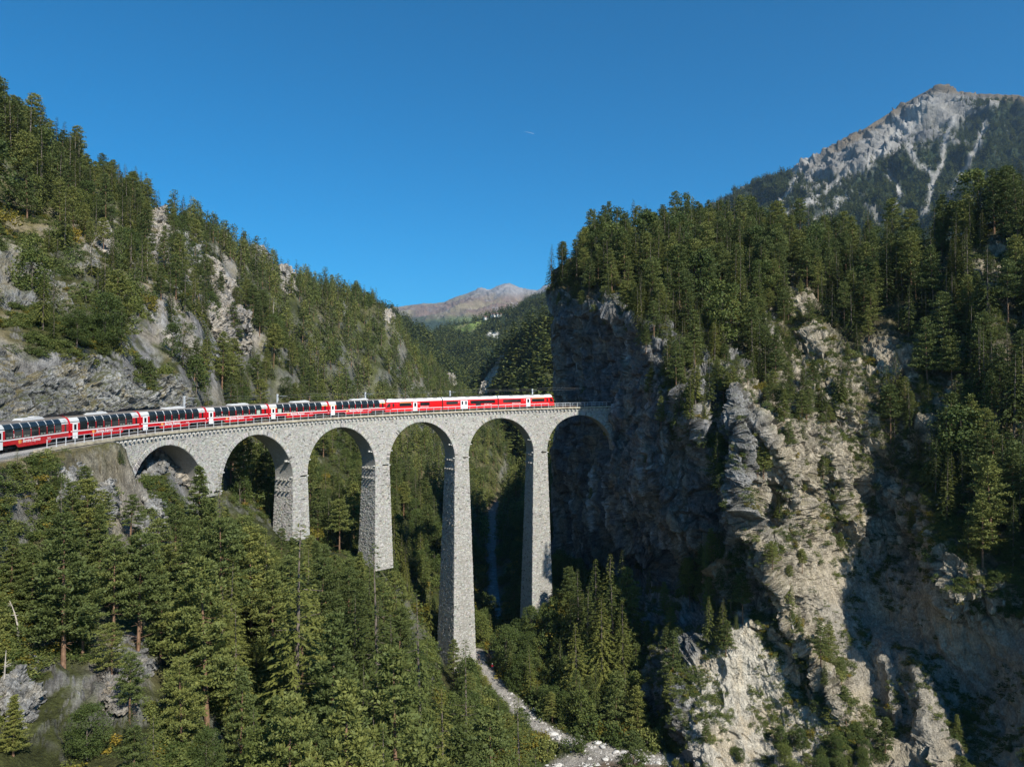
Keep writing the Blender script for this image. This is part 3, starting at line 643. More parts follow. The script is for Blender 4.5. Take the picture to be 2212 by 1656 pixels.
def build_outcrops():
    for i, (px, py, Y, rw, rh, rd, pal, lab) in enumerate(OUTCROPS):
        nu = int(np.clip(rw * 2.6 / 1.6, 20, 90)); nv = int(np.clip(rh * 2.6 / 1.6, 20, 110))
        U, Vv = np.meshgrid(np.linspace(-1.3, 1.3, nu), np.linspace(-1.3, 1.3, nv))
        # depth of the slope under the patch, smoothed
        g = np.linspace(-1.3, 1.3, 7); D = np.full((7, 7), np.nan)
        for a_, vv in enumerate(g):
            for b_, uu in enumerate(g):
                h = ground_hit(px + uu * rw, py + vv * rh)
                if h is not None and abs(math.log(h.y / Y)) < 0.5: D[a_, b_] = h.y
        if np.isnan(D).all(): D[:] = Y
        aa, bb = np.meshgrid(g, g, indexing='ij'); ok = ~np.isnan(D)
        A = np.c_[np.ones(ok.sum()), aa[ok], bb[ok]]; co = np.linalg.lstsq(A, D[ok], rcond=None)[0]
        base = co[0] + np.clip(co[1] * Vv + co[2] * U, -1.6 * rd, 1.6 * rd)
        if not (0.5 * Y < co[0] < 2 * Y): base = Y + 0 * U
        wob = 0.42 * fbm(np.stack([U * 1.5, Vv * 1.5, 0 * U + i * 3.1], -1), 5, 400 + i, 0.6)
        r = (np.abs(U) ** 2.3 + np.abs(Vv) ** 2.3) ** (1 / 2.3) + wob
        prof = np.clip(1.02 - r, -0.32, 0.42)
        prof = np.where(prof > 0, 0.42 * (prof / 0.42) ** 0.55, prof)
        PX = px + U * rw + 0.12 * rw * Vv; PY = py + Vv * rh
        # a face that stands up: its top leans less than the slope does
        P = at(PX, PY, base - rd * 1.5 * prof)
        vw = P / np.linalg.norm(P, axis=-1, keepdims=True); n = grid_normals(P); n = np.where((n * vw).sum(-1, keepdims=True) > 0, -n, n)
        k = max(min(rw, rh) * Y / FD / 4.0, 0.45); w = np.stack([fbm(P / (5 * k), 3, 401 + i), fbm(P / (5 * k), 3, 402 + i), fbm(P / (5 * k), 3, 403 + i)], -1)
        Q = P + w * 2 * k
        P = P + n * (((ridged(Q / (np.array([5, 5, 4.0]) * k), 4, 410 + i) - .35) * 1.5 + (ridged(Q / (np.array([1.5, 1.5, 1.0]) * k), 4, 430 + i) - .35) * 0.6) * k * (prof > -0.1))[..., None]
        wd, wr, wln = worley(Q / (np.array([2.2, 2.2, 1.7]) * k), 470 + i); wd2, wr2, wln2 = worley(Q / (np.array([.7, .7, .55]) * k), 480 + i)
        P = P + n * (((wr - .5) * .9 + wln * 1.1 + (wr2 - .5) * .25 + wln2 * .3) * k)[..., None]; jn = np.maximum(1 - sstep(0, .1, wd), .6 * (1 - sstep(0, .12, wd2))).ravel(); wr2 = wr2.ravel()
        gf = grid_faces(nv, nu); gf = gf[(prof.ravel()[gf] > -0.26).all(1)]
        me = np_mesh('rock_outcrop', P.reshape(-1, 3), gf, [M_ROCK], smooth=False)
        pl = GREYS if pal == 0 else WARM; P = P.reshape(-1, 3)
        f1 = fbm(P / (3.0 * k + 1), 4, 450 + i); f2 = fbm(P / (1.0 * k + .3), 3, 460 + i)
        col = lerp(pl[0], pl[1], sstep(-.3, .3, f1)[..., None]); col = lerp(col, pl[2], (sstep(.05, .5, f2) * .6)[..., None])
        set_col(me, col * (1 - .5 * jn[:, None]) * (.84 + .32 * wr2[:, None]))
        tag(link('rock_outcrop', me), lab, 'rock outcrop', 'rock outcrops on the left hillside')
build_outcrops()

# ------------------------------------------------------------------ far slopes and mountains
FAR = {}
def slope(name, crest, foot, nr, nc, relief, cfun, seed, crest_noise=(0, 30)):
    """a hillside between a crest line and a foot line: lists of (px, py, distance)"""
    cr = np.array(crest, float); ft = np.array(foot, float)
    pxs = np.linspace(cr[0, 0], cr[-1, 0], nc)
    cy = np.interp(pxs, cr[:, 0], cr[:, 1]); cY = np.exp(np.interp(pxs, cr[:, 0], np.log(cr[:, 2])))
    cy = cy + crest_noise[0] * fbm(np.stack([pxs / crest_noise[1], 0 * pxs, 0 * pxs + seed], -1), 5, seed)
    A = at(pxs, cy, cY)
    fx = np.interp(np.linspace(0, 1, nc), np.linspace(0, 1, len(ft)), ft[:, 0]); fy = np.interp(np.linspace(0, 1, nc), np.linspace(0, 1, len(ft)), ft[:, 1])
    fY = np.exp(np.interp(np.linspace(0, 1, nc), np.linspace(0, 1, len(ft)), np.log(ft[:, 2])))
    B = at(fx, fy, fY)
    k = np.linspace(0, 1, nr)[:, None, None]
    P = A[None] * (1 - k) + B[None] * k
    n = grid_normals(P); n = np.where((n * P).sum(-1, keepdims=True) > 0, -n, n)
    S = np.median(cY) * 0.05
    w = np.stack([fbm(P / S, 3, seed + 1), fbm(P / S, 3, seed + 2), 0 * P[..., 0]], -1) * S * 0.5
    d = (ridged((P + w) / np.array([S * 1.6, S * 1.6, S * 4]), 5, seed + 3) - 0.35) * relief
    d = d + (ridged((P + w * .3) / (S * 0.35), 4, seed + 8) - .35) * relief * 0.22
    d = d + (ridged(P / (S * 0.11), 3, seed + 12) - .35) * relief * 0.085
    fade = np.minimum(1, np.linspace(0, 1, nr) * 9)[:, None]
    P = P + n * (d * fade)[..., None]
    n = grid_normals(P); n = np.where((n * P).sum(-1, keepdims=True) > 0, -n, n)
    sx, sy = proj(P)
    c = cfun(P, n, sx, sy)
    back = [P[:1] + np.array([0, s, -0.5 * s]) for s in (S * 8, S * 2)]
    Pf = np.concatenate(back + [P], 0); cf = np.concatenate([np.repeat(c[:1], 2, 0), c], 0)
    me = np_mesh(name, Pf.reshape(-1, 3), grid_faces(*Pf.shape[:2]), [M_FAR]); set_col(me, cf.reshape(-1, 3))
    tag(link(name, me), kind='structure')
    FAR.setdefault(name, []).append(dict(P=P, n=n, sx=sx, sy=sy))
    return FAR[name][-1]
FORESTC = np.array((0.022, 0.034, 0.016))
def c_peak(P, n, sx, sy):
    f1 = fbm(P / 420, 4, 501); f2 = fbm(P / 120, 4, 502)
    heath = lerp(np.array((0.17, 0.115, 0.085)), np.array((0.23, 0.19, 0.115)), sstep(-.3, .3, f1)[..., None])
    rock = np.array((0.24, 0.235, 0.235))
    c = lerp(heath, rock, np.clip(sstep(648, 622, sy + 10 * f1) + sstep(0.25, 0.55, f2) * 0.5, 0, 1)[..., None])
    c = lerp(c, np.array((0.42, 0.40, 0.36)), (sstep(.38, .6, fbm(P / np.array([60, 60, 300.]), 4, 504)) * .6)[..., None])
    tree = sstep(676, 692, sy + 12 * f1 + 6 * f2)
    c = lerp(c, FORESTC * 1.3, tree[..., None]); mead = np.exp(-(((sx - 1000) / 70) ** 2 + ((sy - 690) / 5) ** 2))
    return lerp(c, np.array((0.15, 0.18, 0.06)), (mead * .8)[..., None])
slope('mountain', [(780,690,9000),(850,665,9000),(900,658,9000),(960,653,8800),(985,640,8500),(1025,628,8300),(1060,624,8200),(1078,616,8100),(1090,612,8050),(1100,611,8000),(1112,617,8000),(1130,625,8000),(1160,627,8000),(1200,610,8000),(1300,600,8000)],
      [(780,735,4500),(1000,740,4200),(1300,745,4200)], 90, 300, 110, c_peak, 510, (1.6, 14))
def c_forest(P, n, sx, sy):
    f1 = fbm(P / 90, 4, 521)
    return lerp(FORESTC, FORESTC * 1.8, sstep(-.3, .4, f1)[..., None])
slope('wooded_ridge', [(1040,735,3800),(1080,706,3700),(1120,672,3500),(1160,640,3300),(1200,612,3200),(1300,570,3000)], [(1010,745,3000),(1100,745,2800),(1300,745,2600)], 50, 120, 70, c_forest, 530, (3, 16))
def c_meadow(P, n, sx, sy):
    f1 = fbm(P / 60, 4, 541); c = c_forest(P, n, sx, sy)
    m = poly_mask(sx, sy, [(960,707),(1000,700),(1060,688),(1075,682),(1062,694),(1035,712),(1000,722),(980,716)], 4)
    c = lerp(c, lerp(np.array((0.14, 0.19, 0.05)), np.array((0.20, 0.20, 0.08)), sstep(-.2, .4, f1)[..., None]), m[..., None])
    r = np.exp(-(((sx - 1066) / 17) ** 2 + ((sy - 725 - 6 * f1) / 7) ** 2) ** 2) + np.exp(-(((sx - 1095) / 2.2) ** 2 + ((sy - 722) / 6) ** 2))
    return lerp(c, np.array((0.55, 0.53, 0.48)), np.clip(r, 0, 1)[..., None])
slope('wooded_ridge', [(935,730,2300),(960,706,2250),(1000,698,2200),(1050,684,2150),(1100,672,2100),(1150,655,2000),(1200,640,1950),(1300,610,1900)],
      [(905,790,1500),(1000,830,1300),(1100,800,1250),(1300,800,1200)], 110, 220, 34, c_meadow, 550, (2, 20))
slope('wooded_ridge', [(780,640,1700),(840,668,1650),(880,692,1600),(910,712,1500),(935,738,1450),(960,765,1400),(985,790,1350),(1000,815,1300),(1030,850,1250)],
      [(700,800,900),(850,840,950),(960,860,1000),(1030,870,1100)], 70, 160, 24, c_forest, 560, (3, 20))
def c_near(P, n, sx, sy):
    f1 = fbm(P / 20, 4, 571); c = c_forest(P, n, sx, sy); c = lerp(c, np.array((0.10, 0.10, 0.035)), (sstep(0.1, .5, f1) * .6)[..., None])
    m = poly_mask(sx, sy, [(1020,862),(1040,832),(1060,800),(1076,782),(1082,800),(1078,830),(1062,845),(1052,870)], 3) * sstep(-.25, .1, f1 + .15) + poly_mask(sx, sy, [(1078,785),(1080,765),(1088,764),(1086,790)], 2)
    m = m + np.exp(-(((sx - 1125) / 8) ** 2 + ((sy - 828) / 6) ** 2) ** 2) * .6
    return lerp(c, lerp(np.array((0.55, 0.49, 0.38)), np.array((0.45, 0.36, 0.25)), sstep(0, .4, f1)[..., None]), np.clip(m, 0, 1)[..., None])
slope('valley_slope', [(985,868,900),(1010,855,885),(1035,825,850),(1060,790,820),(1085,760,800),(1110,730,790),(1140,705,780),(1170,690,770),(1210,660,765),(1300,640,760)],
      [(1020,960,640),(1085,985,600),(1120,1000,560),(1160,1020,520),(1300,1030,500)], 90, 170, 14, c_near, 580, (3, 20))

def outcrop_far():
    D = FAR['valley_slope'][0]
    def yat(px, py): i = np.argmin((D['sx'] - px) ** 2 + (D['sy'] - py) ** 2); return float(D['P'].reshape(-1, 3)[i, 1]) - 9
    ct = [(a, b, yat(a, b)) for a, b in ((1026, 846), (1026, 868), (1050, 806), (1050, 866), (1072, 776), (1072, 830), (1088, 764), (1088, 796))]
    rock_sheet('rock_face', 1024, 1088, ([1024, 1036, 1050, 1060, 1072, 1088], [858, 836, 812, 798, 776, 764]), ([1024, 1036, 1050, 1060, 1072, 1088], [868, 868, 864, 850, 832, 792]), ct, 1.6, 1.6, WARM, 361, veg=.2)
outcrop_far()
def c_right(P, n, sx, sy):
    f1 = fbm(P / 160, 4, 601); f2 = fbm(P / 50, 4, 602); fs = fbm(np.stack([P[..., 0] / 45 + P[..., 2] / 120, P[..., 1] / 300, P[..., 2] / 500], -1), 4, 603)
    u = (sy - np.interp(sx, [1560, 1700, 1860, 1990, 2030, 2140, 2212, 2400], [452, 385, 290, 200, 190, 205, 215, 240]))
    rock = np.array((0.225, 0.215, 0.195)); grass = np.array((0.13, 0.10, 0.062)); scree = np.array((0.36, 0.345, 0.315))
    c = np.broadcast_to(rock, P.shape).copy(); c = lerp(c, np.array((0.15, 0.15, 0.15)), (sstep(0, .4, f2) * .7)[..., None])
    tl = np.interp(sx, [1560, 1700, 1740, 1800, 1900, 2000, 2080, 2140, 2212, 2400], [400, 345, 425, 405, 345, 300, 270, 225, 200, 200])
    low = sstep(-26, 26, sy - tl + 60 * f1 + 30 * f2)
    # scree and gully lines
    lines = [[(1990,250),(1900,330),(1820,385),(1760,430),(1700,460)],[(2060,250),(2040,300),(2035,350),(2010,400),(1995,470)],[(1960,310),(1975,350),(2000,365),(2020,385)],[(2130,270),(2110,315),(2080,370),(2050,420)],[(1850,250),(1790,300),(1730,360),(1690,440)],[(1920,375),(1945,420),(1935,460)],[(1990,215),(1950,270),(1890,330)],[(1760,470),(1800,450),(1830,425)]]
    sc = np.zeros_like(sx); wob = 7 * fs
    for L in lines:
        L = np.array(L, float)
        sc = np.maximum(sc, np.exp(-(seg_dist(sx + wob, sy + wob, L) / (3.5 + 4 * (f2 + .5))) ** 2))
    low = low * (1 - np.clip(sc * 1.4, 0, 1)) * (1 - sstep(.28, .5, fs) * .8)
    c = lerp(c, scree, (sc * .9)[..., None])
    c = lerp(c, FORESTC * 1.2, low[..., None])
    g = sstep(15, 3, u + 8 * f2) * sstep(1720, 1850, sx)
    c = lerp(c, grass, (g * .85)[..., None])
    FAR['right_low'] = low * (1 - g)
    return c
slope('mountain', [(1500,500,2600),(1560,452,2600),(1600,432,2600),(1660,397,2650),(1700,378,2700),(1740,357,2750),(1800,318,2850),(1860,282,2950),(1920,246,3050),(1970,215,3100),(1990,204,3120),(2005,195,3120),(2025,189,3120),(2045,195,3120),(2070,203,3110),(2110,203,3080),(2140,201,3050),(2175,203,3000),(2212,208,2950),(2300,215,2900),(2420,230,2900)],
      [(1420,600,1500),(1600,620,1500),(1900,640,1450),(2200,640,1400),(2500,620,1400)], 220, 420, 120, c_right, 610, (4, 22))

# ------------------------------------------------------------------ the blue air of the valley: one closed box of thin haze round everything
def build_haze():
    b = MB(); b.box((0, 0, 0), (1, 1, 1)); m = bpy.data.materials.new('thin_haze'); m.use_nodes = True; nt = m.node_tree
    for n in list(nt.nodes): nt.nodes.remove(n)
    v = nt.nodes.new('ShaderNodeVolumePrincipled'); v.inputs['Density'].default_value = HAZE_DENSITY; v.inputs['Color'].default_value = (0.5, 0.74, 1.0, 1); v.inputs['Anisotropy'].default_value = 0.1
    o_ = nt.nodes.new('ShaderNodeOutputMaterial'); nt.links.new(v.outputs[0], o_.inputs['Volume'])
    o = b.build('haze', m); o.scale = (26000, 26000, 1960); o.location = (0, 0, 1750 - 980); tag(o, kind='stuff')
HAZE_DENSITY = 3.6e-5
build_haze()
# ------------------------------------------------------------------ viaduct
ARCH_R, RING_T, SLAB_T, CROWN = 9.3, 0.95, 0.36, 2.35
SLAB_TOP = -0.16
A_CROWN = [A_PIER[0] + A_STEP / 2] + [p - A_STEP / 2 for p in A_PIER]      # six arches, from the left
HALFBAY = A_STEP * TR / 2
PIER_BASE = [-17.5, -29.0, -39.0, -66.5, -64.5]
def half_depth(zt): return 2.15 + 0.034 * zt              # half thickness of the wall at depth zt below the slab
def vpos(u_a, z, r_in):
    """angle, height, distance inward (towards the camera) from the centre line"""
    u_a = np.asarray(u_a, float); R = TR - np.asarray(r_in, float)
    return np.stack(np.broadcast_arrays(TCX + R * np.cos(u_a), TCY + R * np.sin(u_a), np.asarray(z, float)), -1)
def crown_z(i): return float(rail_z(A_CROWN[i])) - CROWN
def arch_cz(i): return crown_z(i) - ARCH_R
def slab_bot(a): return rail_z(a) + SLAB_TOP - SLAB_T
def stone_col(n, rng, dark=0.12):
    base = np.array((0.43, 0.415, 0.375)); c = base[None] * rng.uniform(0.80, 1.16, (n, 1)) * (1 + rng.uniform(-.05, .05, (n, 3)))
    k = rng.random(n) < dark; c[k] *= rng.uniform(0.35, 0.6, (k.sum(), 1))
    k = rng.random(n) < 0.05; c[k] = c[k] * np.array((1.0, 0.94, 0.82))
    return c
def stones(quads, rng, proud=(0.02, 0.10), gap=0.02, dark=0.12):
    """quads: (n,4,3) corner points on the wall, outward normals from winding -> little blocks standing proud"""
    q = np.asarray(quads, float); n = len(q)
    c = q.mean(1, keepdims=True); size = np.linalg.norm(q[:, 1] - q[:, 0], axis=-1)
    nr = np.cross(q[:, 1] - q[:, 0], q[:, 3] - q[:, 0]); nr /= np.linalg.norm(nr, axis=-1, keepdims=True)
    jit = rng.uniform(-0.035, 0.035, (n, 4, 3))
    base = q + (c - q) * (gap / np.maximum(size, .2))[:, None, None] * 1.2
    h = rng.uniform(*proud, (n, 1, 1)) + rng.uniform(-.025, .025, (n, 4, 1))
    top = base + (c - base) * 0.10 + jit + nr[:, None, :] * np.maximum(h, 0.012)
    base = base - nr[:, None, :] * 0.03
    V = np.concatenate([base, top], 1).reshape(-1, 3); o = (np.arange(n) * 8)[:, None]
    F = np.concatenate([o + np.array([4, 5, 6, 7])] + [o + np.array([i, (i + 1) % 4, 4 + (i + 1) % 4, 4 + i]) for i in range(4)], 0)
    C = np.repeat(stone_col(n, rng, dark), 8, 0)
    return V, F, C
def stone_mesh(name, parts, parent):
    V = np.concatenate([p[0] for p in parts]); off = np.cumsum([0] + [len(p[0]) for p in parts[:-1]])
    F = np.concatenate([p[1] + o for p, o in zip(parts, off)]); C = np.concatenate([p[2] for p in parts])
    me = np_mesh(name, V, F, [M_STONE], smooth=False); set_col(me, C)
    return tag(link(name, me, parent), kind='stuff')
def courses(z0, z1, h, rng):
    zs = [z0]
    while zs[-1] < z1: zs.append(zs[-1] + h * rng.uniform(0.8, 1.2))
    return zs
def build_viaduct():
    rng = np.random.default_rng(21)
    root = empty('viaduct', (0, 0, 0)); tag(root, 'tall curved stone railway viaduct of six round arches across the gorge', 'viaduct')
    spring = [arch_cz(i) for i in range(6)]
    # wall above the arches: core sheets front and back, and soffits
    nA = 41
    V, F, mi = [], [], []
    def addstrip(A, B):
        o = sum(len(v) for v in V); V.append(A); V.append(B); n = len(A)
        i = np.arange(n - 1); F.append(np.stack([o + i, o + i + 1, o + n + i + 1, o + n + i], -1))
    for i in range(6):
        ac, cz = A_CROWN[i], arch_cz(i)
        th = np.linspace(-math.pi / 2, math.pi / 2, nA); u = np.sin(th) * ARCH_R
        u = np.r_[-HALFBAY, u, HALFBAY]; zb = np.r_[cz, cz + np.cos(th) * ARCH_R, cz]
        aa = ac - u / TR; zt = slab_bot(aa)
        for sgn in (1, -1):
            addstrip(vpos(aa, zb, sgn * half_depth(zt - zb)), vpos(aa, zt, sgn * half_depth(0.0)))
        a2 = aa[1:-1]; z2 = zb[1:-1]; d2 = half_depth(slab_bot(a2) - z2)
        addstrip(vpos(a2, z2, d2), vpos(a2, z2, -d2))
    # abutment walls at both ends
    for a0, a1, zb in ((A_ABL, A_ABL + 0.085, -16.0), (A_ABR - 0.06, A_ABR, -40.0)):
        aa = np.linspace(a0, a1, 6)
        zt = slab_bot(aa); z = np.full(6, zb)
        for sgn in (1, -1): addstrip(vpos(aa, z, sgn * half_depth(zt - z)), vpos(aa, zt, sgn * half_depth(0.0)))
    me = np_mesh('spandrel_wall', np.concatenate(V), np.concatenate(F), [M_STONE], smooth=False)
    set_col(me, np.tile(np.array((0.35, 0.335, 0.30)), (len(me.vertices), 1)))
    core = link('spandrel_wall', me, root)
    # stones of the spandrels, camera side
    quads = []
    ac_all = np.array(A_CROWN); cz_all = np.array(spring)
    def in_open(a, z, pad):
        k = int(np.argmin(np.abs(ac_all - a))); u = (ac_all[k] - a) * TR
        if z < cz_all[k]: return abs(u) < ARCH_R + pad * 0.2
        return math.hypot(u, z - cz_all[k]) < ARCH_R + pad
    aL, aR = A_ABL + 0.085, A_ABR - 0.04
    zmin = min(spring) - 0.4
    row = 0
    depth = 0.05
    while True:
        h = 0.26 * rng.uniform(0.8, 1.25)
        any_ = False; s = rng.uniform(0, .5)
        while s < (aL - aR) * TR:
            ln = rng.uniform(0.26, 0.62); a0 = aL - s / TR; a1 = aL - (s + ln) / TR; am = (a0 + a1) / 2
            z1 = float(slab_bot(am)) - depth; z0 = z1 - h
            k = int(np.argmin(np.abs(ac_all - am)))
            low = cz_all[k] - 0.1 if (A_ABR < am < A_ABL) else -15.0
            if z0 > low and not in_open(am, z0 + 0.05, RING_T - 0.02) and not in_open(a0, z0 + .1, RING_T - 0.12) and not in_open(a1, z0 + .1, RING_T - 0.12):
                zt0, zt1 = float(slab_bot(a0)), float(slab_bot(a1))
                d0a, d0b, d1a, d1b = half_depth(zt0 - z0), half_depth(zt0 - z1), half_depth(zt1 - z0), half_depth(zt1 - z1)
                quads.append([vpos(a0, z0, d0a), vpos(a1, z0, d1a), vpos(a1, z1, d1b), vpos(a0, z1, d0b)]); any_ = True
            s += ln
        depth += h
        if depth > 13.5: break
    stone_mesh('stone_courses', [stones(np.array(quads), rng, (0.01, 0.045), gap=0.02, dark=0.04)], core)
    # voussoir rings
    for i in range(6):
        ac, cz = A_CROWN[i], arch_cz(i); q = []
        n = 92; th = np.linspace(-math.pi / 2, math.pi / 2, n + 1)
        for k in range(n):
            t0, t1 = th[k], th[k + 1]; ro = ARCH_R + RING_T * rng.uniform(0.9, 1.06)
            pts = []
            for t, r in ((t0, ARCH_R), (t1, ARCH_R), (t1, ro), (t0, ro)):
                a = ac - math.sin(t) * r / TR; z = cz + math.cos(t) * r
                pts.append(vpos(a, z, half_depth(float(slab_bot(a)) - z) + 0.02))
            q.append(pts)
        v = stones(np.array(q), rng, (0.05, 0.11), gap=0.025, dark=0.06)
        stone_mesh('arch_ring', [(v[0], v[1], v[2] * 1.06)], root)
    # piers
    for i, ap in enumerate(A_PIER):
        zs = 0.5 * (spring[i] + spring[i + 1]); zb = PIER_BASE[i]; zt = float(slab_bot(ap))
        w0 = HALFBAY - ARCH_R
        def hw(z): return w0 + 0.0256 * (zs - z)
        def hd(z): return half_depth(zt - z)
        def corner(z, su, sr): return vpos(ap - su * hw(z) / TR, z, sr * hd(z))
        rings = [[corner(z, -1, 1), corner(z, 1, 1), corner(z, 1, -1), corner(z, -1, -1)] for z in np.linspace(zs, zb, 8)]
        b = MB(); b.loft([[tuple(p) for p in r] for r in rings], caps=False)
        me = b.mesh('pier', M_STONE); set_col(me, np.tile(np.array((0.30, 0.285, 0.25)), (len(me.vertices), 1)))
        pier = link('pier', me, root)
        parts = []
        for face in ('front', 'left', 'right'):
            q = []; z1 = zs
            while z1 > zb:
                h = 0.30 * rng.uniform(0.85, 1.2); z0 = max(z1 - h, zb - .01)
                L1 = 2 * hw(z1) if face == 'front' else 2 * hd(z1)
                s = 0.0; first = True
                cuts = [0.0]
                while cuts[-1] < 1: cuts.append(cuts[-1] + rng.uniform(0.30, 0.72) / L1)
                cuts[-1] = 1.0
                if len(cuts) > 2 and cuts[-1] - cuts[-2] < 0.03: cuts.pop(-2)
                for c0, c1 in zip(cuts[:-1], cuts[1:]):
                    pt = []
                    for c, z in ((c0, z0), (c1, z0), (c1, z1), (c0, z1)):
                        s_ = 2 * c - 1
                        if face == 'front': pt.append(vpos(ap - s_ * hw(z) / TR, z, hd(z)))
                        elif face == 'left': pt.append(vpos(ap + hw(z) / TR, z, s_ * hd(z)))
                        else: pt.append(vpos(ap - hw(z) / TR, z, -s_ * hd(z)))
                    q.append(pt)
                z1 = z0
            parts.append(stones(np.array(q), rng, (0.015, 0.055) if face == 'front' else (0.01, 0.11), gap=0.02, dark=0.06))
        stone_mesh('stone_courses', parts, pier)
        # rows of short stone corbels left in the side faces, and ledge stones at the springing
        cm = None
        for row, zc in enumerate((zs - 0.4, zs - 2.6, zs + 3.4)):
            for k in range(4):
                s_ = -0.66 + 0.44 * k
                b = MB()
                zz = zc
                wu = hw(zz) if zz < zs else w0 + (ARCH_R - math.sqrt(max(ARCH_R ** 2 - (zz - zs) ** 2, 0)))
                p = vpos(ap + (wu + 0.28) / TR, zz, s_ * hd(zz)); 
                M = Matrix.Translation(p) @ Matrix.Rotation(ap + math.pi / 2, 4, 'Z')
                b.box((0, 0, 0), (0.75, 0.34, 0.30), M)
                if row < 2 or k == 3: b.build('side_corbel', M_CORBEL if row == 2 else M_STONE2, pier)
                else: b.bm.free()
        for sgn in (-1, 1):
            for zz in (zs + 0.1, zs + 3.3):
                wu = w0 + (ARCH_R - math.sqrt(max(ARCH_R ** 2 - (zz - zs) ** 2, 0)))
                b = MB(); p = vpos(ap + sgn * (wu + 0.42) / TR, zz, hd(zz) - 0.35)
                M = Matrix.Translation(p) @ Matrix.Rotation(ap + math.pi / 2, 4, 'Z'); b.box((-sgn * 0.25, 0, 0), (0.55, 0.45, 0.15), M)
                b.build('ledge_stone', M_CORBEL, pier)
    # slab with its edge beams
    aa = np.linspace(A_ABL + 0.19, A_ABR - 0.03, 220); b = MB()
    prof = [(-2.62, SLAB_TOP - SLAB_T), (-2.62, SLAB_TOP), (-2.2, SLAB_TOP), (-2.2, SLAB_TOP - .2), (2.2, SLAB_TOP - .2), (2.2, SLAB_TOP), (2.62, SLAB_TOP), (2.62, SLAB_TOP - SLAB_T)]
    rings = [[tuple(tpos(a, o, dz)) for o, dz in prof] for a in aa]
    b.loft(rings); b.build('parapet_slab', M_CONC, root)
    # corbels under the slab edge
    bm = MB(); bm.box((0, 0.24, -0.36), (0.30, 0.54, 0.26)); bm.box((0, 0.08, -0.57), (0.24, 0.20, 0.18))
    cme = bm.mesh('corbel', M_CORBEL, bevel=0.02)
    n = int((A_ABL + 0.06 - A_ABR) * TR / 1.02)
    for k in range(n):
        a = A_ABL + 0.06 - k * 1.02 / TR
        o = link('corbel', cme, root); o.location = vpos(a, float(slab_bot(a)), half_depth(0)); o.rotation_euler = (0, 0, a + math.pi / 2)
    return root
M_STONE2 = plain('dark_corbel_stone', (0.30, 0.285, 0.255), 0.9, var=0.25, scale=4, bump=0.02, spec=0.15)
VIA = build_viaduct()

# ------------------------------------------------------------------ track, railings, overhead line
def build_track():
    a0, a1 = A_ABL + 0.62, A_ABR - 0.10
    aa = np.linspace(a0, a1, 420); b = MB()
    prof = [(-2.15, -0.30), (-1.45, -0.13), (1.45, -0.13), (2.15, -0.30), (2.15, -0.7), (-2.15, -0.7)]
    b.loft([[tuple(tpos(a, o, dz)) for o, dz in prof] for a in aa]); tag(b.build('ballast_bed', M_BALLAST), kind='structure')
    t = empty('railway_track', (0, 0, 0)); tag(t, 'metre gauge railway track running over the viaduct into the cliff', 'railway track')
    for off in (-0.52, 0.52):
        b = MB(); pr = [(off - .035, -0.14), (off - .035, 0.0), (off + .035, 0.0), (off + .035, -0.14)]
        b.loft([[tuple(tpos(a, o, dz)) for o, dz in pr] for a in aa]); b.build('rail', M_RAIL, t)
    bm = MB(); bm.box((0, 0, -0.13), (0.22, 1.9, 0.10)); sm = bm.mesh('sleeper', M_RAIL)
    for k in range(40):
        a = PHI0 - 0.01 - k * 0.65 / TR
        o = link('sleeper', sm, t); o.location = tpos(a, 0, 0); o.rotation_euler = (0, 0, a + math.pi / 2)
def railing(off, a0, a1, label, step=2.05):
    t = empty('railing', tuple(tpos(a0, off, SLAB_TOP))); tag(t, label, 'railing', 'railings of the viaduct')
    inv = Matrix.Translation(t.location).inverted()
    aa = np.linspace(a0, a1, 160)
    for dz, r in ((1.05, 0.035), (0.52, 0.028)):
        b = MB(); b.loft([[tuple(tpos(a, off + r * math.cos(q), SLAB_TOP + dz + r * math.sin(q))) for q in (0, 1.57, 3.14, 4.71)] for a in aa])
        o = b.build('handrail' if dz > 1 else 'mid_rail', M_STEEL, t); o.matrix_parent_inverse = inv
    b = MB(); b.box((0, 0, 0.55), (0.075, 0.075, 1.1)); b.box((0, 0, 0.02), (0.18, 0.18, 0.04)); pm = b.mesh('post', M_STEEL)
    for k in range(int((a0 - a1) * TR / step) + 1):
        a = a0 - k * step / TR; o = link('post', pm, t); o.matrix_parent_inverse = inv; o.location = tpos(a, off, SLAB_TOP); o.rotation_euler = (0, 0, a)
build_track()
railing(-2.45, A_ABL + 0.165, A_ABR + 0.02, 'steel railing along the near edge of the viaduct deck')
railing(2.45, A_ABL + 0.10, A_ABR + 0.02, 'steel railing along the far edge of the deck, behind the train')
def ang_at_px(px, off):
    aa = np.linspace(A_ABR - .1, A_ABL + 0.5, 6000); P = tpos(aa, off, 4.0); x, _ = proj(P); return float(aa[np.argmin(np.where(P[:, 1] > 5, abs(x - px), 1e9))])
MASTS = [(199, 'overhead line mast before the grey rock face, left of the first arch', 6.2), (398, 'overhead line mast behind the train above the first arch', 5.6), (599, 'overhead line mast behind the train near the second pier', 5.4),
         (789, 'overhead line mast behind the last panorama coach next to the railcar', 5.3), (972, 'overhead line mast behind the middle section of the railcar', 5.2), (1150, 'overhead line mast behind the front section of the railcar', 5.1)]
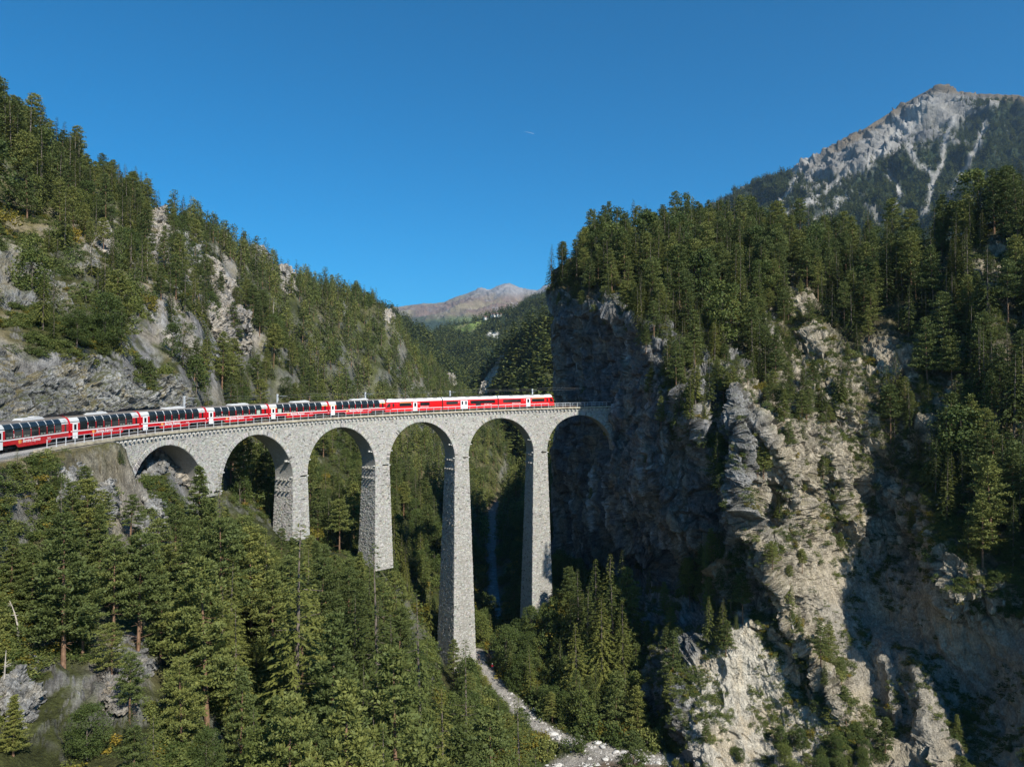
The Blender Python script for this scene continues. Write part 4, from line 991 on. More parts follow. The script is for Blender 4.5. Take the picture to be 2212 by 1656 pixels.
def build_masts():
    for px, lab, H in MASTS:
        off = 2.95; a = ang_at_px(px, off); p = tpos(a, off, -0.3)
        t = empty('overhead_line_mast', tuple(p), a); tag(t, lab, 'line mast', 'overhead line masts')
        b = MB(); b.box((0, 0, H / 2), (0.06, 0.28, H)); b.box((-.11, 0, H / 2), (0.05, 0.32, H)); b.box((.11, 0, H / 2), (0.05, 0.32, H)); b.box((0, 0, 0.0), (.5, .5, .3)); b.build('post', M_STEEL, t)
        b = MB(); b.tube((0, 0, H - 0.35), (-2.9, 0, H - 0.45), 0.035); b.tube((0, 0, H - 1.5), (-2.2, 0, H - 0.45), 0.03); b.tube((0, 0, H - 1.5), (-1.0, 0, H - 1.5), 0.03); b.build('bracket_arm', M_STEEL, t)
        b = MB(); b.tube((-.3, 0, H - 0.37), (-.7, 0, H - .38), 0.07); b.tube((-.25, 0, H - 1.5), (-.6, 0, H - 1.5), 0.07); b.build('insulator', plain('brown_insulator', (.10, .05, .03), .3), t)
    for dz, lab in ((4.45, 'thin contact wire of the overhead line above the track'), (5.05, 'thin catenary wire hanging above the contact wire')):
        b = MB(); aa = np.linspace(A_ABL + 0.45, A_ABR - 0.03, 200)
        sag = 0 if dz < 5 else 0.25 * np.abs(np.sin((aa - PHI0) * TR / 22 * math.pi))
        dzz = dz - sag + 0 * aa
        b.loft([[tuple(tpos(a, 0.014 * math.cos(q), z + 0.014 * math.sin(q))) for q in (0, 2.1, 4.2)] for a, z in zip(aa, dzz)])
        o = b.build('overhead_wire', M_WIRE); tag(o, lab, 'overhead wire')
build_masts()
# tunnel mouth in the cliff
def build_portal():
    a = A_ABR - 0.055; p = tpos(a, 0, 0); t = empty('tunnel_portal', tuple(p), a + math.pi / 2); tag(t, 'dark arched tunnel mouth in the shaded cliff where the track ends', 'tunnel portal')
    b = MB(); n = 14
    prof = [(-2.0, -0.3)] + [(-2.0 * math.cos(k / n * math.pi), 2.9 + 2.0 * math.sin(k / n * math.pi)) for k in range(n + 1)] + [(2.0, -0.3)]
    # local x points back along the track, so the bore runs to -x
    b.loft([[(x, y, z) for y, z in prof] for x in (2.4, -6.0)], caps=False)
    b.build('bore_lining', plain('dark_lining', (0.03, 0.03, 0.03), 0.95), t)  # whole bore lined in one even near-black
    q = [(y * 1.28, z * 1.1 if z > 2 else z) for y, z in prof]; b = MB()
    for x0, x1 in ((2.0, 2.5),):
        rings = []
        b2 = b
        A = [(x1, y, z) for y, z in prof]; B = [(x1, y, z) for y, z in q]; C_ = [(x0, y, z) for y, z in q]
        b2.strip(A, B); b2.strip(B, C_)
    b.build('portal_ring', M_STONE2, t)
build_portal()
# ------------------------------------------------------------------ the train
LCAR = 15.78
def car_angles(k):
    """k = 0 is the leading car; returns angle of its middle"""
    return PHI0 + (k + 0.5) * LCAR / TR
def place(root, k):
    a = car_angles(k); half = LCAR * 0.40 / TR
    p0, p1 = tpos(a + half, 0, 0), tpos(a - half, 0, 0)
    d = Vector(p1 - p0); rz = math.atan2(d.y, d.x); pitch = math.atan2(d.z, math.hypot(d.x, d.y))
    root.location = Vector((p0 + p1) / 2); root.rotation_euler = (0, -pitch, rz)
# coach section: half profile (y, z) from sill to roof centre
SEC = [(1.33, 1.42), (1.33, 2.20), (1.31, 2.42), (1.25, 2.66), (1.13, 2.92), (0.96, 3.13), (0.74, 3.28), (0.40, 3.37), (0.0, 3.40)]
def sec_pts(z0, z1, off=0.0, n=8, side=-1):
    """points of the section between two heights, pushed out by off"""
    S = np.array(SEC); S = np.r_[[[1.33, 0.3]], S]
    zs = np.linspace(z0, z1, n); ys = np.interp(zs, S[:, 1], S[:, 0]); d = np.gradient(ys, zs) if n > 1 else 0
    nn = np.stack([np.ones(n), -d], -1); nn /= np.linalg.norm(nn, axis=1, keepdims=True)
    return np.stack([side * (ys + off * nn[:, 0]), zs + off * nn[:, 1]], -1)
def shell(b, x0, x1, z0, z1, off, n=8, side=-1):
    p = sec_pts(z0, z1, off, n, side)
    A = [(x0, y, z) for y, z in p]; B = [(x1, y, z) for y, z in p]
    b.strip(A, B)
    q = sec_pts(z0, z1, off - 0.03, n, side)
    b.strip(A, [(x0, y, z) for y, z in q]); b.strip(B, [(x1, y, z) for y, z in q])
    b.strip([A[0], B[0]], [(x0, *q[0]), (x1, *q[0])]); b.strip([A[-1], B[-1]], [(x0, *q[-1]), (x1, *q[-1])])
def text(name, body, size, m, parent, x, y, z, shear=0.25, align='LEFT', sx=1.0):
    c = bpy.data.curves.new(name, 'FONT'); c.body = body; c.size = size; c.shear = shear; c.align_x = align; c.extrude = 0.004; c.offset = size * 0.018
    c.resolution_u = 3; c.materials.append(m)
    tmp = bpy.data.objects.new(name, c); COL.objects.link(tmp); bpy.context.view_layer.update()
    me = bpy.data.meshes.new_from_object(tmp.evaluated_get(bpy.context.evaluated_depsgraph_get())); me.name = name
    bpy.data.objects.remove(tmp); bpy.data.curves.remove(c)
    o = link(name, me, parent); o.location = (x, y, z); o.rotation_euler = (math.pi / 2, 0, 0); o.scale = (sx, 1, 1)
    return o
M_LOGO = plain('orange_logo', (0.90, 0.42, 0.10), 0.4)
M_AIR = plain('light_grey_roof_unit', (0.50, 0.50, 0.49), 0.6, var=0.12)
def bogie(root, x, y_half=1.05):
    b = MB(); b.box((x, 0, 0.48), (2.6, 1.7, 0.22))
    for s in (-1, 1): b.box((x, s * 0.98, 0.42), (2.5, 0.12, 0.26))
    bo = b.build('bogie', M_DARK, root, bevel=0.02)
    for dx in (-0.9, 0.9):
        b = MB()
        for s in (-0.55, 0.55): b.tube((x + dx, s - 0.06, 0.37), (x + dx, s + 0.06, 0.37), 0.37, n=20)
        b.tube((x + dx, -0.6, 0.37), (x + dx, 0.6, 0.37), 0.08); b.build('wheelset', M_DARK, bo)
def coach(k, label, first=False, variant=0):
    root = empty('panorama_coach'); tag(root, label, 'train coach', 'coaches of the red train')
    L = 15.1; h = L / 2
    # body below the shoulders, with the skirt raised over the bogies and both long sides
    full = [(-y, z) for y, z in SEC[::-1]] + [(y, z) for y, z in SEC[1:]]
    b = MB()
    lower = [(-1.305, 2.44), (-1.325, 2.2), (-1.33, 0.78), (1.33, 0.78), (1.325, 2.2), (1.305, 2.44)]
    b.loft([[(x, y, z) for y, z in lower] for x in (-h, h)])
    for s in (-1, 1):
        b.loft([[(x, s * 1.325, z) for x, z in ((-h + 3.7, 0.80), (-h + 4.3, 0.38), (h - 4.3, 0.38), (h - 3.7, 0.80))], [(x, s * 1.25, z) for x, z in ((-h + 3.7, 0.80), (-h + 4.3, 0.38), (h - 4.3, 0.38), (h - 3.7, 0.80))]])
    for e in (-1, 1):    # red end frames following the roof
        ring = [(y * 0.985, z * 0.995) for y, z in full] + [(1.31, 0.6), (-1.31, 0.6)]
        b.loft([[(e * (h - 0.02), y, z) for y, z in ring], [(e * (h + 0.20), y * 0.97, z) for y, z in ring]])
    b.build('body', M_RED, root)
    # roof shoulders pale, top dark
    b = MB(); sh = [(y, z) for y, z in full if z >= 2.4]
    sh = [(-1.31, 2.44)] + [p for p in sh if p[1] > 2.45] + [(1.31, 2.44)]
    b.loft([[(x, y, z) for y, z in sh] for x in (-h, h)]); b.build('roof_shoulders', M_PALE if variant != 9 else M_WHITE, root, smooth=False)
    b = MB(); tp = [(-0.90, 3.195), (-0.72, 3.305), (-.4, 3.385), (0, 3.415), (.4, 3.385), (.72, 3.305), (.9, 3.195)]
    b.loft([[(x, y, z) for y, z in tp + [(0, 3.15)]] for x in (-h, h)]); b.build('roof_top', M_ROOF, root)
    # panorama windows, both sides; each is one pane that bends into the roof
    n = 7; x0 = -h + 1.75; pitch = (L - 1.75 - 1.55) / n
    for i in range(n):
        xa = x0 + i * pitch + 0.04; xb = x0 + (i + 1) * pitch - 0.12
        if variant == 2 and i == n - 1: pass
        for s in (-1, 1):
            b = MB(); shell(b, xa, xb, 1.47, 3.16, 0.012, 10, s); w = b.build('window', M_GLASS, root, smooth=False)
            if s == -1:
                if variant == 3 and i == 0 or variant == 2 and i == n - 1:
                    b = MB(); b.box(((xa + xb) / 2 - 0.15, -1.352, 1.86), (0.85, 0.012, 0.74)); b.build('blind', M_CURTAIN, w)
                elif (i * 7 + k * 3) % 4 != 1:
                    b = MB()
                    for dx in (0.28, 0.68): b.box((xa + dx * (xb - xa), -1.349, 1.62), (0.42, 0.008, 0.17))
                    b.build('headrest', M_SEAT, w)
        if i < n - 1:
            for s in (-1, 1):
                b = MB(); shell(b, xb + 0.01, xb + 0.15, 1.45, 2.44, 0.006, 5, s); b.build('window_pillar', M_RED, root)
    # white waist stripe
    b = MB()
    for s in (-1, 1):
        b.box((0.62, s * 1.336, 1.36), (L - 1.30, 0.014, 0.14)); b.box((-h + 0.14, s * 1.336, 1.36), (0.24, 0.014, 0.14))
    b.build('waist_stripe', M_WHITE, root)
    # toilet window, door
    for s in (-1, 1):
        b = MB(); b.box((h - 0.75, s * 1.335, 1.95), (0.42, 0.014, 0.95)); b.build('small_window', M_GLASS, root)
        xd = -h + 0.85; b = MB(); b.box((xd, s * 1.338, 1.47), (0.98, 0.02, 1.92), None); b.box((xd, s * 1.338, 0.44), (0.98, 0.02, 0.14))
        d = b.build('door', M_WHITE, root); b = MB(); b.box((xd, s * 1.352, 1.92), (0.46, 0.012, 0.72)); b.build('door_window', M_GLASS, d)
        b = MB(); b.box((xd, s * 1.352, 1.30), (0.98, 0.012, 0.07)); b.build('door_step', M_DARK, d)
        b = MB(); b.box((h - 0.70, s * 1.14, 2.86), (0.6, 0.01, 0.3), None)
        for v in b.bm.verts: v.co.y += s * (0.04 - 0.42 * (v.co.z - 2.86)); 
        b.build('louvre', M_AIR, root)
    if first:
        b = MB()
        for s in (-1, 1):
            for xa, xb in ((-h, -h + 1.7), (h - 1.5, h)): b.box(((xa + xb) / 2, s * 1.328, 2.40), (xb - xa, 0.02, 0.12))
        b.build('first_class_stripe', M_YELLOW, root)
    # roof equipment
    b = MB(); xr = 1.2 if variant != 0 else -1.0
    b.loft([[(xr + x, y, 3.33) for x, y in ((-2.6, -.62), (2.2, -.62), (2.2, .62), (-2.6, .62))], [(xr + x, y, 3.62) for x, y in ((-2.1, -.5), (1.8, -.5), (1.8, .5), (-2.1, .5))]])
    b.box((xr + 0.9, 0, 3.66), (1.1, .8, .12)); b.build('air_conditioner', M_AIR, root)
    # gangway bellows and couplings
    for e in (-1, 1):
        b = MB(); b.box((e * (h + 0.29), 0, 1.75), (0.20, 1.5, 2.2)); b.box((e * (h + .3), 0, 0.75), (0.3, 0.3, 0.25)); b.build('gangway_bellows', M_DARK, root)
        b = MB(); b.box((e * (h + 0.215), -1.05, 2.7), (0.03, 0.08, 0.10)); b.box((e * (h + 0.215), -1.05, 1.95), (0.03, .08, .1)); b.build('tail_lamp', M_ORANGE, root)
    for e in (-1, 1): bogie(root, e * (h - 2.3))
    b = MB(); b.box((0, 0, 0.55), (5.0, 1.6, 0.4)); b.build('underfloor_box', M_DARK, root)
    # lettering
    xt = -h + 4.35
    text('lettering', 'Bernina Express', 0.58, M_WHITE, root, xt + 0.75, -1.335, 0.86, 0.22, sx=0.95)
    b = MB()
    b.tube((xt + 0.15, -1.33, 1.02), (xt + 0.15, -1.342, 1.02), 0.17, n=14)
    for q in range(7):
        b.box((xt + .15 + .21 * math.cos(q / 7 * 6.28), -1.336, 1.02 + .21 * math.sin(q / 7 * 6.28)), (.09, .012, .09))
    b.box((xt + 0.50, -1.336, 1.02), (0.03, 0.012, 0.38)); b.build('logo', M_LOGO, root)
    text('class_number', '1' if first else '2', 0.52, M_WHITE, root, x0 + pitch - 0.13, -1.343, 1.62, 0.1, sx=0.8)
    text('data_lettering', 'RhB 25' + '21 22 23 24 25 12'.split()[k % 6], 0.18, M_WHITE, root, h - 4.9, -1.335, 0.92, 0.0)
    place(root, k)
    return root
coach(3, 'panorama coach coupled right behind the railcar, with yellow stripes and a white door', True, 1)
coach(4, 'panorama coach with yellow end stripes and a pale green blind in its first window', True, 3)
coach(5, 'panorama coach over the second arch, red end wall and a blind in its last window', False, 2)
coach(6, 'panorama coach over the first arch, seats showing through its tinted windows', False, 1)
coach(7, 'panorama coach reaching from the rock bench onto the viaduct beside the near line mast', False, 0)
coach(8, 'rearmost visible panorama coach on the rock bench, cut by the left edge of the photo', False, 1)

def railcar(k, label, cab=0, kind=0):
    root = empty('railcar_section'); tag(root, label, 'railcar section', 'coaches of the red train')
    L = 15.3; h = L / 2
    S = [(1.33, 0.36), (1.34, 2.05), (1.30, 2.62), (1.20, 2.88), (0.92, 3.22), (0.45, 3.32), (0, 3.34)]
    full = [(-y, z) for y, z in S] + [(y, z) for y, z in S[::-1][1:]]
    full = [(-y, z) for y, z in S[:-1]] + [(0, 3.34)] + [(y, z) for y, z in S[-2::-1]]
    xs0, xs1 = -h, h
    def ring(x, lo=0.36, zmax=9, sc=1.0):
        return [(x, y * sc, min(max(z, lo), zmax)) for y, z in full]
    b = MB(); red = [(-y, z) for y, z in S[:3]] + [(y, z) for y, z in S[2::-1]]
    def nose(sg, pts, top):    # tapering, raked cab front
        rings = []
        for t in np.linspace(0, 1, 7):
            rr = []
            for y, z in pts:
                rake = max(0, z - 1.15) * 0.42
                x = sg * (h - 1.3 + t * (1.75 - rake)); rr.append((x, y * (1 - 0.20 * t ** 2.2), z if z < top else z - 0.0))
            rings.append(rr)
        return rings
    body_l = -h if cab != -1 else -(h - 1.3); body_r = h if cab != 1 else h - 1.3
    b.loft([[(x, y, z) for y, z in red] for x in (body_l, body_r)])
    if cab: b.loft(nose(cab, red, 2.7))
    b.build('body', M_RED2, root, smooth=False)
    b = MB(); rf = [(-1.305, 2.60)] + [(-y, z) for y, z in S[3:-1]] + [(0, 3.34)] + [(y, z) for y, z in S[-2:2:-1]] + [(1.305, 2.60)]
    b.loft([[(x, y, z) for y, z in rf] for x in (body_l, body_r)])
    if cab: b.loft(nose(cab, rf, 2.7))
    b.build('roof', M_WHITE, root, smooth=False)
    b = MB(); b.loft([[(x, y, z) for y, z in ((-.8, 3.29), (-.4, 3.38), (.4, 3.38), (.8, 3.29))] for x in (body_l + .5, body_r - .5)]); b.build('roof_walkway', M_ROOF, root)
    def side_box(name, x0, x1, z0, z1, m, parent, d=0.012):
        obs = []
        for s in (-1, 1):
            b = MB(); b.box(((x0 + x1) / 2, s * 1.338, (z0 + z1) / 2), (x1 - x0, d, z1 - z0)); obs.append(b.build(name, m, parent))
        return obs
    WZ = (1.52, 2.28)
    if kind == 0:      # first unit behind: cab at the rear
        wins = [(-h + 3.4, -h + 6.6), (-h + 9.1, -h + 11.7)]; doors = [-h + 7.65]; ys = [0]
    elif kind == 1:
        wins = [(-h + 0.9, -h + 4.0), (-h + 7.6, h - 0.8)]; doors = [-h + 5.75]; ys = []
    else:
        wins = [(-h + 1.2, -h + 6.1), (h - 6.1, h - 2.6)]; doors = [h - 7.15]; ys = [1]
    for i, (xa, xb) in enumerate(wins):
        for o in side_box('window', xa, xb, *WZ, M_GLASS, root):
            m = int((xb - xa) / 1.3)
            for q in range(1, m):
                b = MB(); sgn = 1 if o == 0 else -1
                b.box((xa + q * (xb - xa) / m, 0, sum(WZ) / 2), (0.05, 2.716, WZ[1] - WZ[0])); 
                b.bm.free()
        if i in ys:
            side_box('first_class_stripe', xa, xb, 2.32, 2.44, M_ORANGE, root)
    if kind == 1:
        side_box('low_window', -h + 9.0, -h + 10.4, 1.02, 1.50, M_GLASS, root)
    # stripe, broken at the doors
    dws = [(d - (1.0 if kind == 1 else 0.62), d + (1.0 if kind == 1 else 0.62)) for d in doors]
    cuts = [body_l] + [v for p in dws for v in p] + [body_r]
    b = MB()
    for xa, xb in zip(cuts[::2], cuts[1::2]):
        for s in (-1, 1): b.box(((xa + xb) / 2, s * 1.336, 0.98), (xb - xa, 0.012, 0.085))
    b.build('white_stripe', M_WHITE, root)
    for d in doors:
        leaves = (-0.5, 0.5) if kind == 1 else (0,)
        for q in leaves:
            for s in (-1, 1):
                b = MB(); w = 0.94 if kind == 1 else 1.16
                b.box((d + q, s * 1.34, 1.40), (w, 0.02, 2.05)); dd = b.build('door', M_WHITE, root)
                b = MB(); b.box((d + q, s * 1.353, 1.80), (w * 0.46, 0.012, 0.86)); b.build('door_window', M_GLASS, dd)
    # cab glazing and lamps
    if cab:
        sg = cab
        b = MB()
        for s in (-1, 1):
            b.loft([[(sg * (h - 0.95), s * 1.325, 1.45), (sg * (h - 0.95), s * 1.325, 2.35), (sg * (h - 0.42), s * 1.27, 2.2), (sg * (h + 0.0), s * 1.22, 1.45)], [(sg * (h - 0.95), s * 1.345, 1.45), (sg * (h - 0.95), s * 1.345, 2.35), (sg * (h - 0.42), s * 1.30, 2.2), (sg * (h + 0.0), s * 1.25, 1.45)]])
        b.build('cab_side_window', M_GLASS, root)
        side_box('cab_door_window', sg * (h - 1.75) - 0.2, sg * (h - 1.75) + 0.2, 1.45, 2.25, M_GLASS, root)
        b = MB(); b.loft([[(sg * (h + 0.44 - 0.42 * (z - 1.15) + 0.025), y, z) for y, z in ((-.98, 1.35), (.98, 1.35), (.93, 2.55), (-.93, 2.55))], [(sg * (h + 0.44 - 0.42 * (z - 1.15) - 0.04), y, z) for y, z in ((-.98, 1.35), (.98, 1.35), (.93, 2.55), (-.93, 2.55))]])
        b.build('windscreen', M_GLASS, root)
        for y in (-0.75, 0.75):
            b = MB(); b.ball((sg * (h + 0.43), y, 0.98), (0.07, 0.14, 0.10), sub=2); b.build('headlight', M_WHITE, root)
        b = MB(); b.loft([[(sg * (h + .2), y, z) for y, z in ((-1, .3), (1, .3), (1, .7), (-1, .7))], [(sg * (h + .62), y * .7, z) for y, z in ((-1, .34), (1, .34), (1, .6), (-1, .6))]]); b.build('snow_plough', M_PALE, root)
        b = MB(); b.loft([[(sg * (h - 0.55), y, z) for y, z in ((-.9, 3.2), (.9, 3.2), (.6, 3.36), (-.6, 3.36))], [(sg * (h + 0.02), y * .9, z - .38) for y, z in ((-.9, 3.2), (.9, 3.2), (.6, 3.36), (-.6, 3.36))]]); b.build('cab_brow', M_ROOF if cab == -1 else M_RED2, root)
    # roof gear
    b = MB(); gx = {0: (-h + 2.6,), 1: (-h + 2.0,), 2: (h - 2.7,)}[kind]
    for x in gx:
        for q in range(3): b.box((x + q * 0.32, -.72, 3.42), (0.2, 0.34, 0.22))
    b.build('resistor', M_DARK, root)
    b = MB()
    for x in np.linspace(body_l + 3.6, body_r - 1.8, 4): b.box((x, -1.0, 3.18), (1.1, 0.25, 0.12))
    b.build('roof_vent', M_AIR, root)
    if kind == 1:
        b = MB(); b.box((2.5, 0, 3.45), (1.8, 1.2, .1))
        b.tube((2.0, 0, 3.5), (3.6, 0, 3.85), .03); b.tube((3.6, 0, 3.85), (2.2, 0, 4.35), .03); b.tube((2.2, -.7, 4.38), (2.2, .7, 4.38), .03); b.build('pantograph', M_DARK, root)
    for e in (-1, 1):
        if e == cab: continue
        b = MB(); b.box((e * (h + 0.12), 0, 1.72), (0.32, 2.2, 2.4)); b.build('gangway_bellows', M_DARK, root)
    for e in (-1, 1): bogie(root, e * (h - 3.0))
    b = MB(); b.box((0, 0, 0.5), (5.5, 1.9, 0.5)); b.build('underfloor_box', M_DARK, root)
    # lettering
    tx = {0: (-h + 9.0, 'RhB Rhätische Bahn'), 1: (h - 3.9, 'RhB Viafier retica'), 2: (-h + 3.6, 'RhB Ferrovia retica')}[kind]
    text('lettering', tx[1], 0.30, M_WHITE, root, tx[0], -1.345, 1.18, 0.3)
    for d in doors:
        off = 1.35 if kind == 1 else 1.0
        text('class_number', {0: '1', 1: '2', 2: '2'}[kind], 0.40, M_WHITE, root, d - off - 0.2, -1.345, 1.95, 0.1)
        text('class_number', {0: '2', 1: '2', 2: '1'}[kind], 0.40, M_WHITE, root, d + off - 0.1, -1.345, 1.95, 0.1)
    place(root, k)
    return root
railcar(2, 'rear section of the bright red railcar with a raked cab facing the coaches', -1, 0)
railcar(1, 'middle section of the bright red railcar with a white double door', 0, 1)
railcar(0, 'leading section of the bright red railcar, its nose pointing at the tunnel', 1, 2)
# ------------------------------------------------------------------ trees
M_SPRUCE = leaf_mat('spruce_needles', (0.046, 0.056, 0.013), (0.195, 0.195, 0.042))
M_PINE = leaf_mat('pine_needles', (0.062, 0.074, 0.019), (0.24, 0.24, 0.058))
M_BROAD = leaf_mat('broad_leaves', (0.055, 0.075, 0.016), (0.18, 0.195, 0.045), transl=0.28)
M_AUTUMN = leaf_mat('autumn_leaves', (0.12, 0.10, 0.012), (0.36, 0.25, 0.035), transl=0.28)
M_BARK = plain('grey_brown_bark', (0.17, 0.14, 0.115), 0.9, var=0.4, scale=3, bump=0.03, spec=0.1)
M_PBARK = plain('orange_pine_bark', (0.22, 0.135, 0.085), 0.9, var=0.4, scale=3, bump=0.03, spec=0.1)
M_DEAD = plain('bleached_dead_wood', (0.42, 0.38, 0.33), 0.9, var=0.3, scale=3, spec=0.1)
def unit(v): return v / (np.linalg.norm(v, axis=-1, keepdims=True) + 1e-9)
def kites(p, d, nrm, L, w, leafv):
    n = len(p); s = unit(np.cross(d, nrm)); L = L[:, None]; w = w[:, None]
    V = np.stack([p, p + d * L * .4 + s * w, p + d * L, p + d * L * .45 - s * w], 1).reshape(-1, 3)
    F = np.arange(n * 4).reshape(n, 4); return V, F, np.repeat(leafv, 4)
def crown_mesh(name, V, F, lv, mat):
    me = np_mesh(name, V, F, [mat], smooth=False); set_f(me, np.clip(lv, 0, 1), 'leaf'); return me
def trunk_mesh(name, H, r, mat, rng, lean=0.0, sticks=0, stick_len=1.2, top=0.97, seg=7):
    b = MB(); n = 6; pts = []
    for k in range(n + 1):
        t = k / n * top; pts.append(Vector((lean * H * t * t + 0.05 * r * rng.normal(), 0.08 * r * rng.normal(), H * t - (0.8 if k == 0 else 0))))
    for k in range(n):
        b.tube(pts[k], pts[k + 1], r * (1 - k / n) ** 0.9 + 0.02, r * (1 - (k + 1) / n) ** 0.9 + 0.02, seg)
    for k in range(sticks):
        t = rng.uniform(0.12, 0.75); a = rng.uniform(0, 6.28); L = stick_len * rng.uniform(0.5, 1.2)
        p = Vector((lean * H * t * t, 0, H * t)); b.tube(p, p + Vector((math.cos(a) * L, math.sin(a) * L, rng.uniform(-.25, .3) * L)), 0.035 * H / 18, 0.012, 4)
    return b.mesh(name, mat)
def spruce_crown(seed, H, R, nw, nb, ns, base=0.08, mat=None, droop=0.35, L0=0.85, wf=0.26, irr=0.25, tipup=0.1):
    rng = np.random.default_rng(seed)
    t = np.linspace(0, 1, nw) ** 0.92; P, D, Nn, LL, WW, LV = [], [], [], [], [], []
    for i in range(nw):
        h = base + (0.985 - base) * t[i]; rr = R * ((1 - t[i]) ** 0.82) * (0.55 + 0.45 * min(1, t[i] * 7 + 0.35))
        k = max(3, int(nb * (0.5 + 0.5 * (1 - t[i])) + 0.5)); a0 = rng.uniform(0, 6.28)
        for j in range(k):
            if rng.random() < 0.05: continue
            a = a0 + (j + rng.uniform(-.3, .3)) * 6.283 / k; Lb = max(0.25, rr * rng.uniform(1 - irr, 1 + irr * .6) + 0.12)
            hz = h * H + rng.uniform(-.3, .3) * H / nw
            el = 0.55 * (t[i] - 0.35) + rng.uniform(-.1, .1); dx = np.array([math.cos(a), math.sin(a), 0.0])
            m = max(2, int(ns * (Lb / R) + 2)); u = rng.uniform(0.12, 1.0, m) ** 0.8
            pos = dx * (u * Lb)[:, None]; pos[:, 2] = hz + u * Lb * el - droop * Lb * u ** 1.6 + tipup * Lb * u ** 4
            side = rng.choice([-1, 1], m) * rng.uniform(0.25, 1.1, m); sd = np.array([-math.sin(a), math.cos(a), 0.0])
            d = dx[None] * np.cos(side)[:, None] + sd[None] * np.sin(side)[:, None]; d[:, 2] = el - droop * 1.2 * u + rng.uniform(-.45, .2, m)
            P.append(pos); D.append(unit(d)); nr = np.zeros((m, 3)); nr[:, 2] = 1; nr += rng.normal(0, .38, (m, 3)); Nn.append(unit(nr))
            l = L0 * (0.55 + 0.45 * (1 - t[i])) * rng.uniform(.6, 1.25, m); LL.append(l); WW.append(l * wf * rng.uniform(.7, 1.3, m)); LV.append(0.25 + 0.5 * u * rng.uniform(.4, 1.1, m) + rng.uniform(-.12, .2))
    V, F, lv = kites(*[np.concatenate(x) for x in (P, D, Nn, LL, WW, LV)])
    return crown_mesh('spruce_crown', V, F, lv, mat or M_SPRUCE)
def pine_crown(seed, H, R, nbr, ncl, nt, base=0.22, mat=None, Lt=0.42, shape=0.75, flat=0.55):
    """needle tufts in pads at the ends of upswept branches"""
    rng = np.random.default_rng(seed); P, D, Nn, LL, WW, LV = [], [], [], [], [], []
    for i in range(nbr):
        t = (i + rng.uniform(0, 1)) / nbr; h = base + (0.98 - base) * t; a = i * 2.399 + rng.uniform(-.4, .4)
        Lb = R * ((1 - t) ** shape * (0.6 + .4 * min(1, t * 5 + .3)) + 0.07) * rng.uniform(.65, 1.15); el = rng.uniform(-.12, .3) + 0.35 * t; dx = np.array([math.cos(a), math.sin(a), 0])
        nc = max(1, int(ncl * Lb / R + 1.5)); lvb = rng.uniform(-.15, .2)
        for c in range(nc):
            u = 1 - 0.72 * (c / max(nc, 1)) * rng.uniform(.7, 1.1); cpos = dx * u * Lb + rng.normal(0, .10, 3) * Lb * [1, 1, .35]; cpos[2] += h * H + el * u * Lb * (0.4 + .6 * u) - 0.12 * Lb
            cr = Lt * rng.uniform(.8, 1.6) * (0.7 + 0.5 * Lb / R) * 1.25
            m = nt; o = unit(rng.normal(0, 1, (m, 3))); o[:, 2] = np.abs(o[:, 2]) * 0.9 - .25
            P.append(cpos + o * cr * [1.0, 1.0, flat] * rng.uniform(.1, 1, (m, 1))); D.append(unit(o + rng.normal(0, .35, (m, 3)) + [0, 0, .25])); Nn.append(unit(rng.normal(0, 1, (m, 3)) + [0, 0, .9]))
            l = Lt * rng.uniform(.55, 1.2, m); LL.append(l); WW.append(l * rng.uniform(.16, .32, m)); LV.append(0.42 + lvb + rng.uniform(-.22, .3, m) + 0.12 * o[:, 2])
    V, F, lv = kites(*[np.concatenate(x) for x in (P, D, Nn, LL, WW, LV)])
    return crown_mesh('pine_crown', V, F, lv, mat or M_PINE)
def broad_crown(seed, H, R, ncl, nl, base=0.2, mat=None, Ll=0.34, ragged=1.0):
    rng = np.random.default_rng(seed); P, D, Nn, LL, WW, LV = [], [], [], [], [], []
    for c in range(ncl):
        t = rng.uniform(0, 1); a = rng.uniform(0, 6.28); rad = R * math.sqrt(max(0.05, 1 - (2 * t - 0.85) ** 2 / 1.4)) * rng.uniform(.2, 1) ** .6
        cp = np.array([math.cos(a) * rad, math.sin(a) * rad, H * (base + (0.96 - base) * t)]); cr = R * rng.uniform(.18, .42) * ragged
        o = unit(rng.normal(0, 1, (nl, 3))); rr = rng.uniform(.35, 1, (nl, 1)) ** .5
        P.append(cp + o * cr * rr * [1, 1, .8]); D.append(unit(o * .5 + rng.normal(0, .6, (nl, 3)) + [0, 0, -.2])); Nn.append(unit(o + rng.normal(0, .5, (nl, 3)) + [0, 0, .4]))
        l = Ll * rng.uniform(.6, 1.3, nl); LL.append(l); WW.append(l * rng.uniform(.3, .45, nl)); LV.append(0.4 + rng.uniform(-.2, .2) + rng.uniform(-.25, .3, nl))
    V, F, lv = kites(*[np.concatenate(x) for x in (P, D, Nn, LL, WW, LV)])
    return crown_mesh('leaf_crown', V, F, lv, mat or M_BROAD)
def limb_trunk(name, H, r, mat, rng, n=9, forks=1):
    b = MB(); b.tube((0, 0, -0.6), (0.02 * H, 0, H * .35), r, r * .75, 8); b.tube((0.02 * H, 0, H * .35), (0.0, .02 * H, H * .85), r * .75, r * .15, 7)
    for k in range(n):
        t = rng.uniform(.2, .7); a = rng.uniform(0, 6.28); p = Vector((0.02 * H, 0, H * t)); L = H * rng.uniform(.18, .36)
        b.tube(p, p + Vector((math.cos(a) * L * .7, math.sin(a) * L * .7, L * .75)), r * .4 * (1 - t * .5), r * .08, 5)
    return b.mesh(name, mat)
PROTO = {}
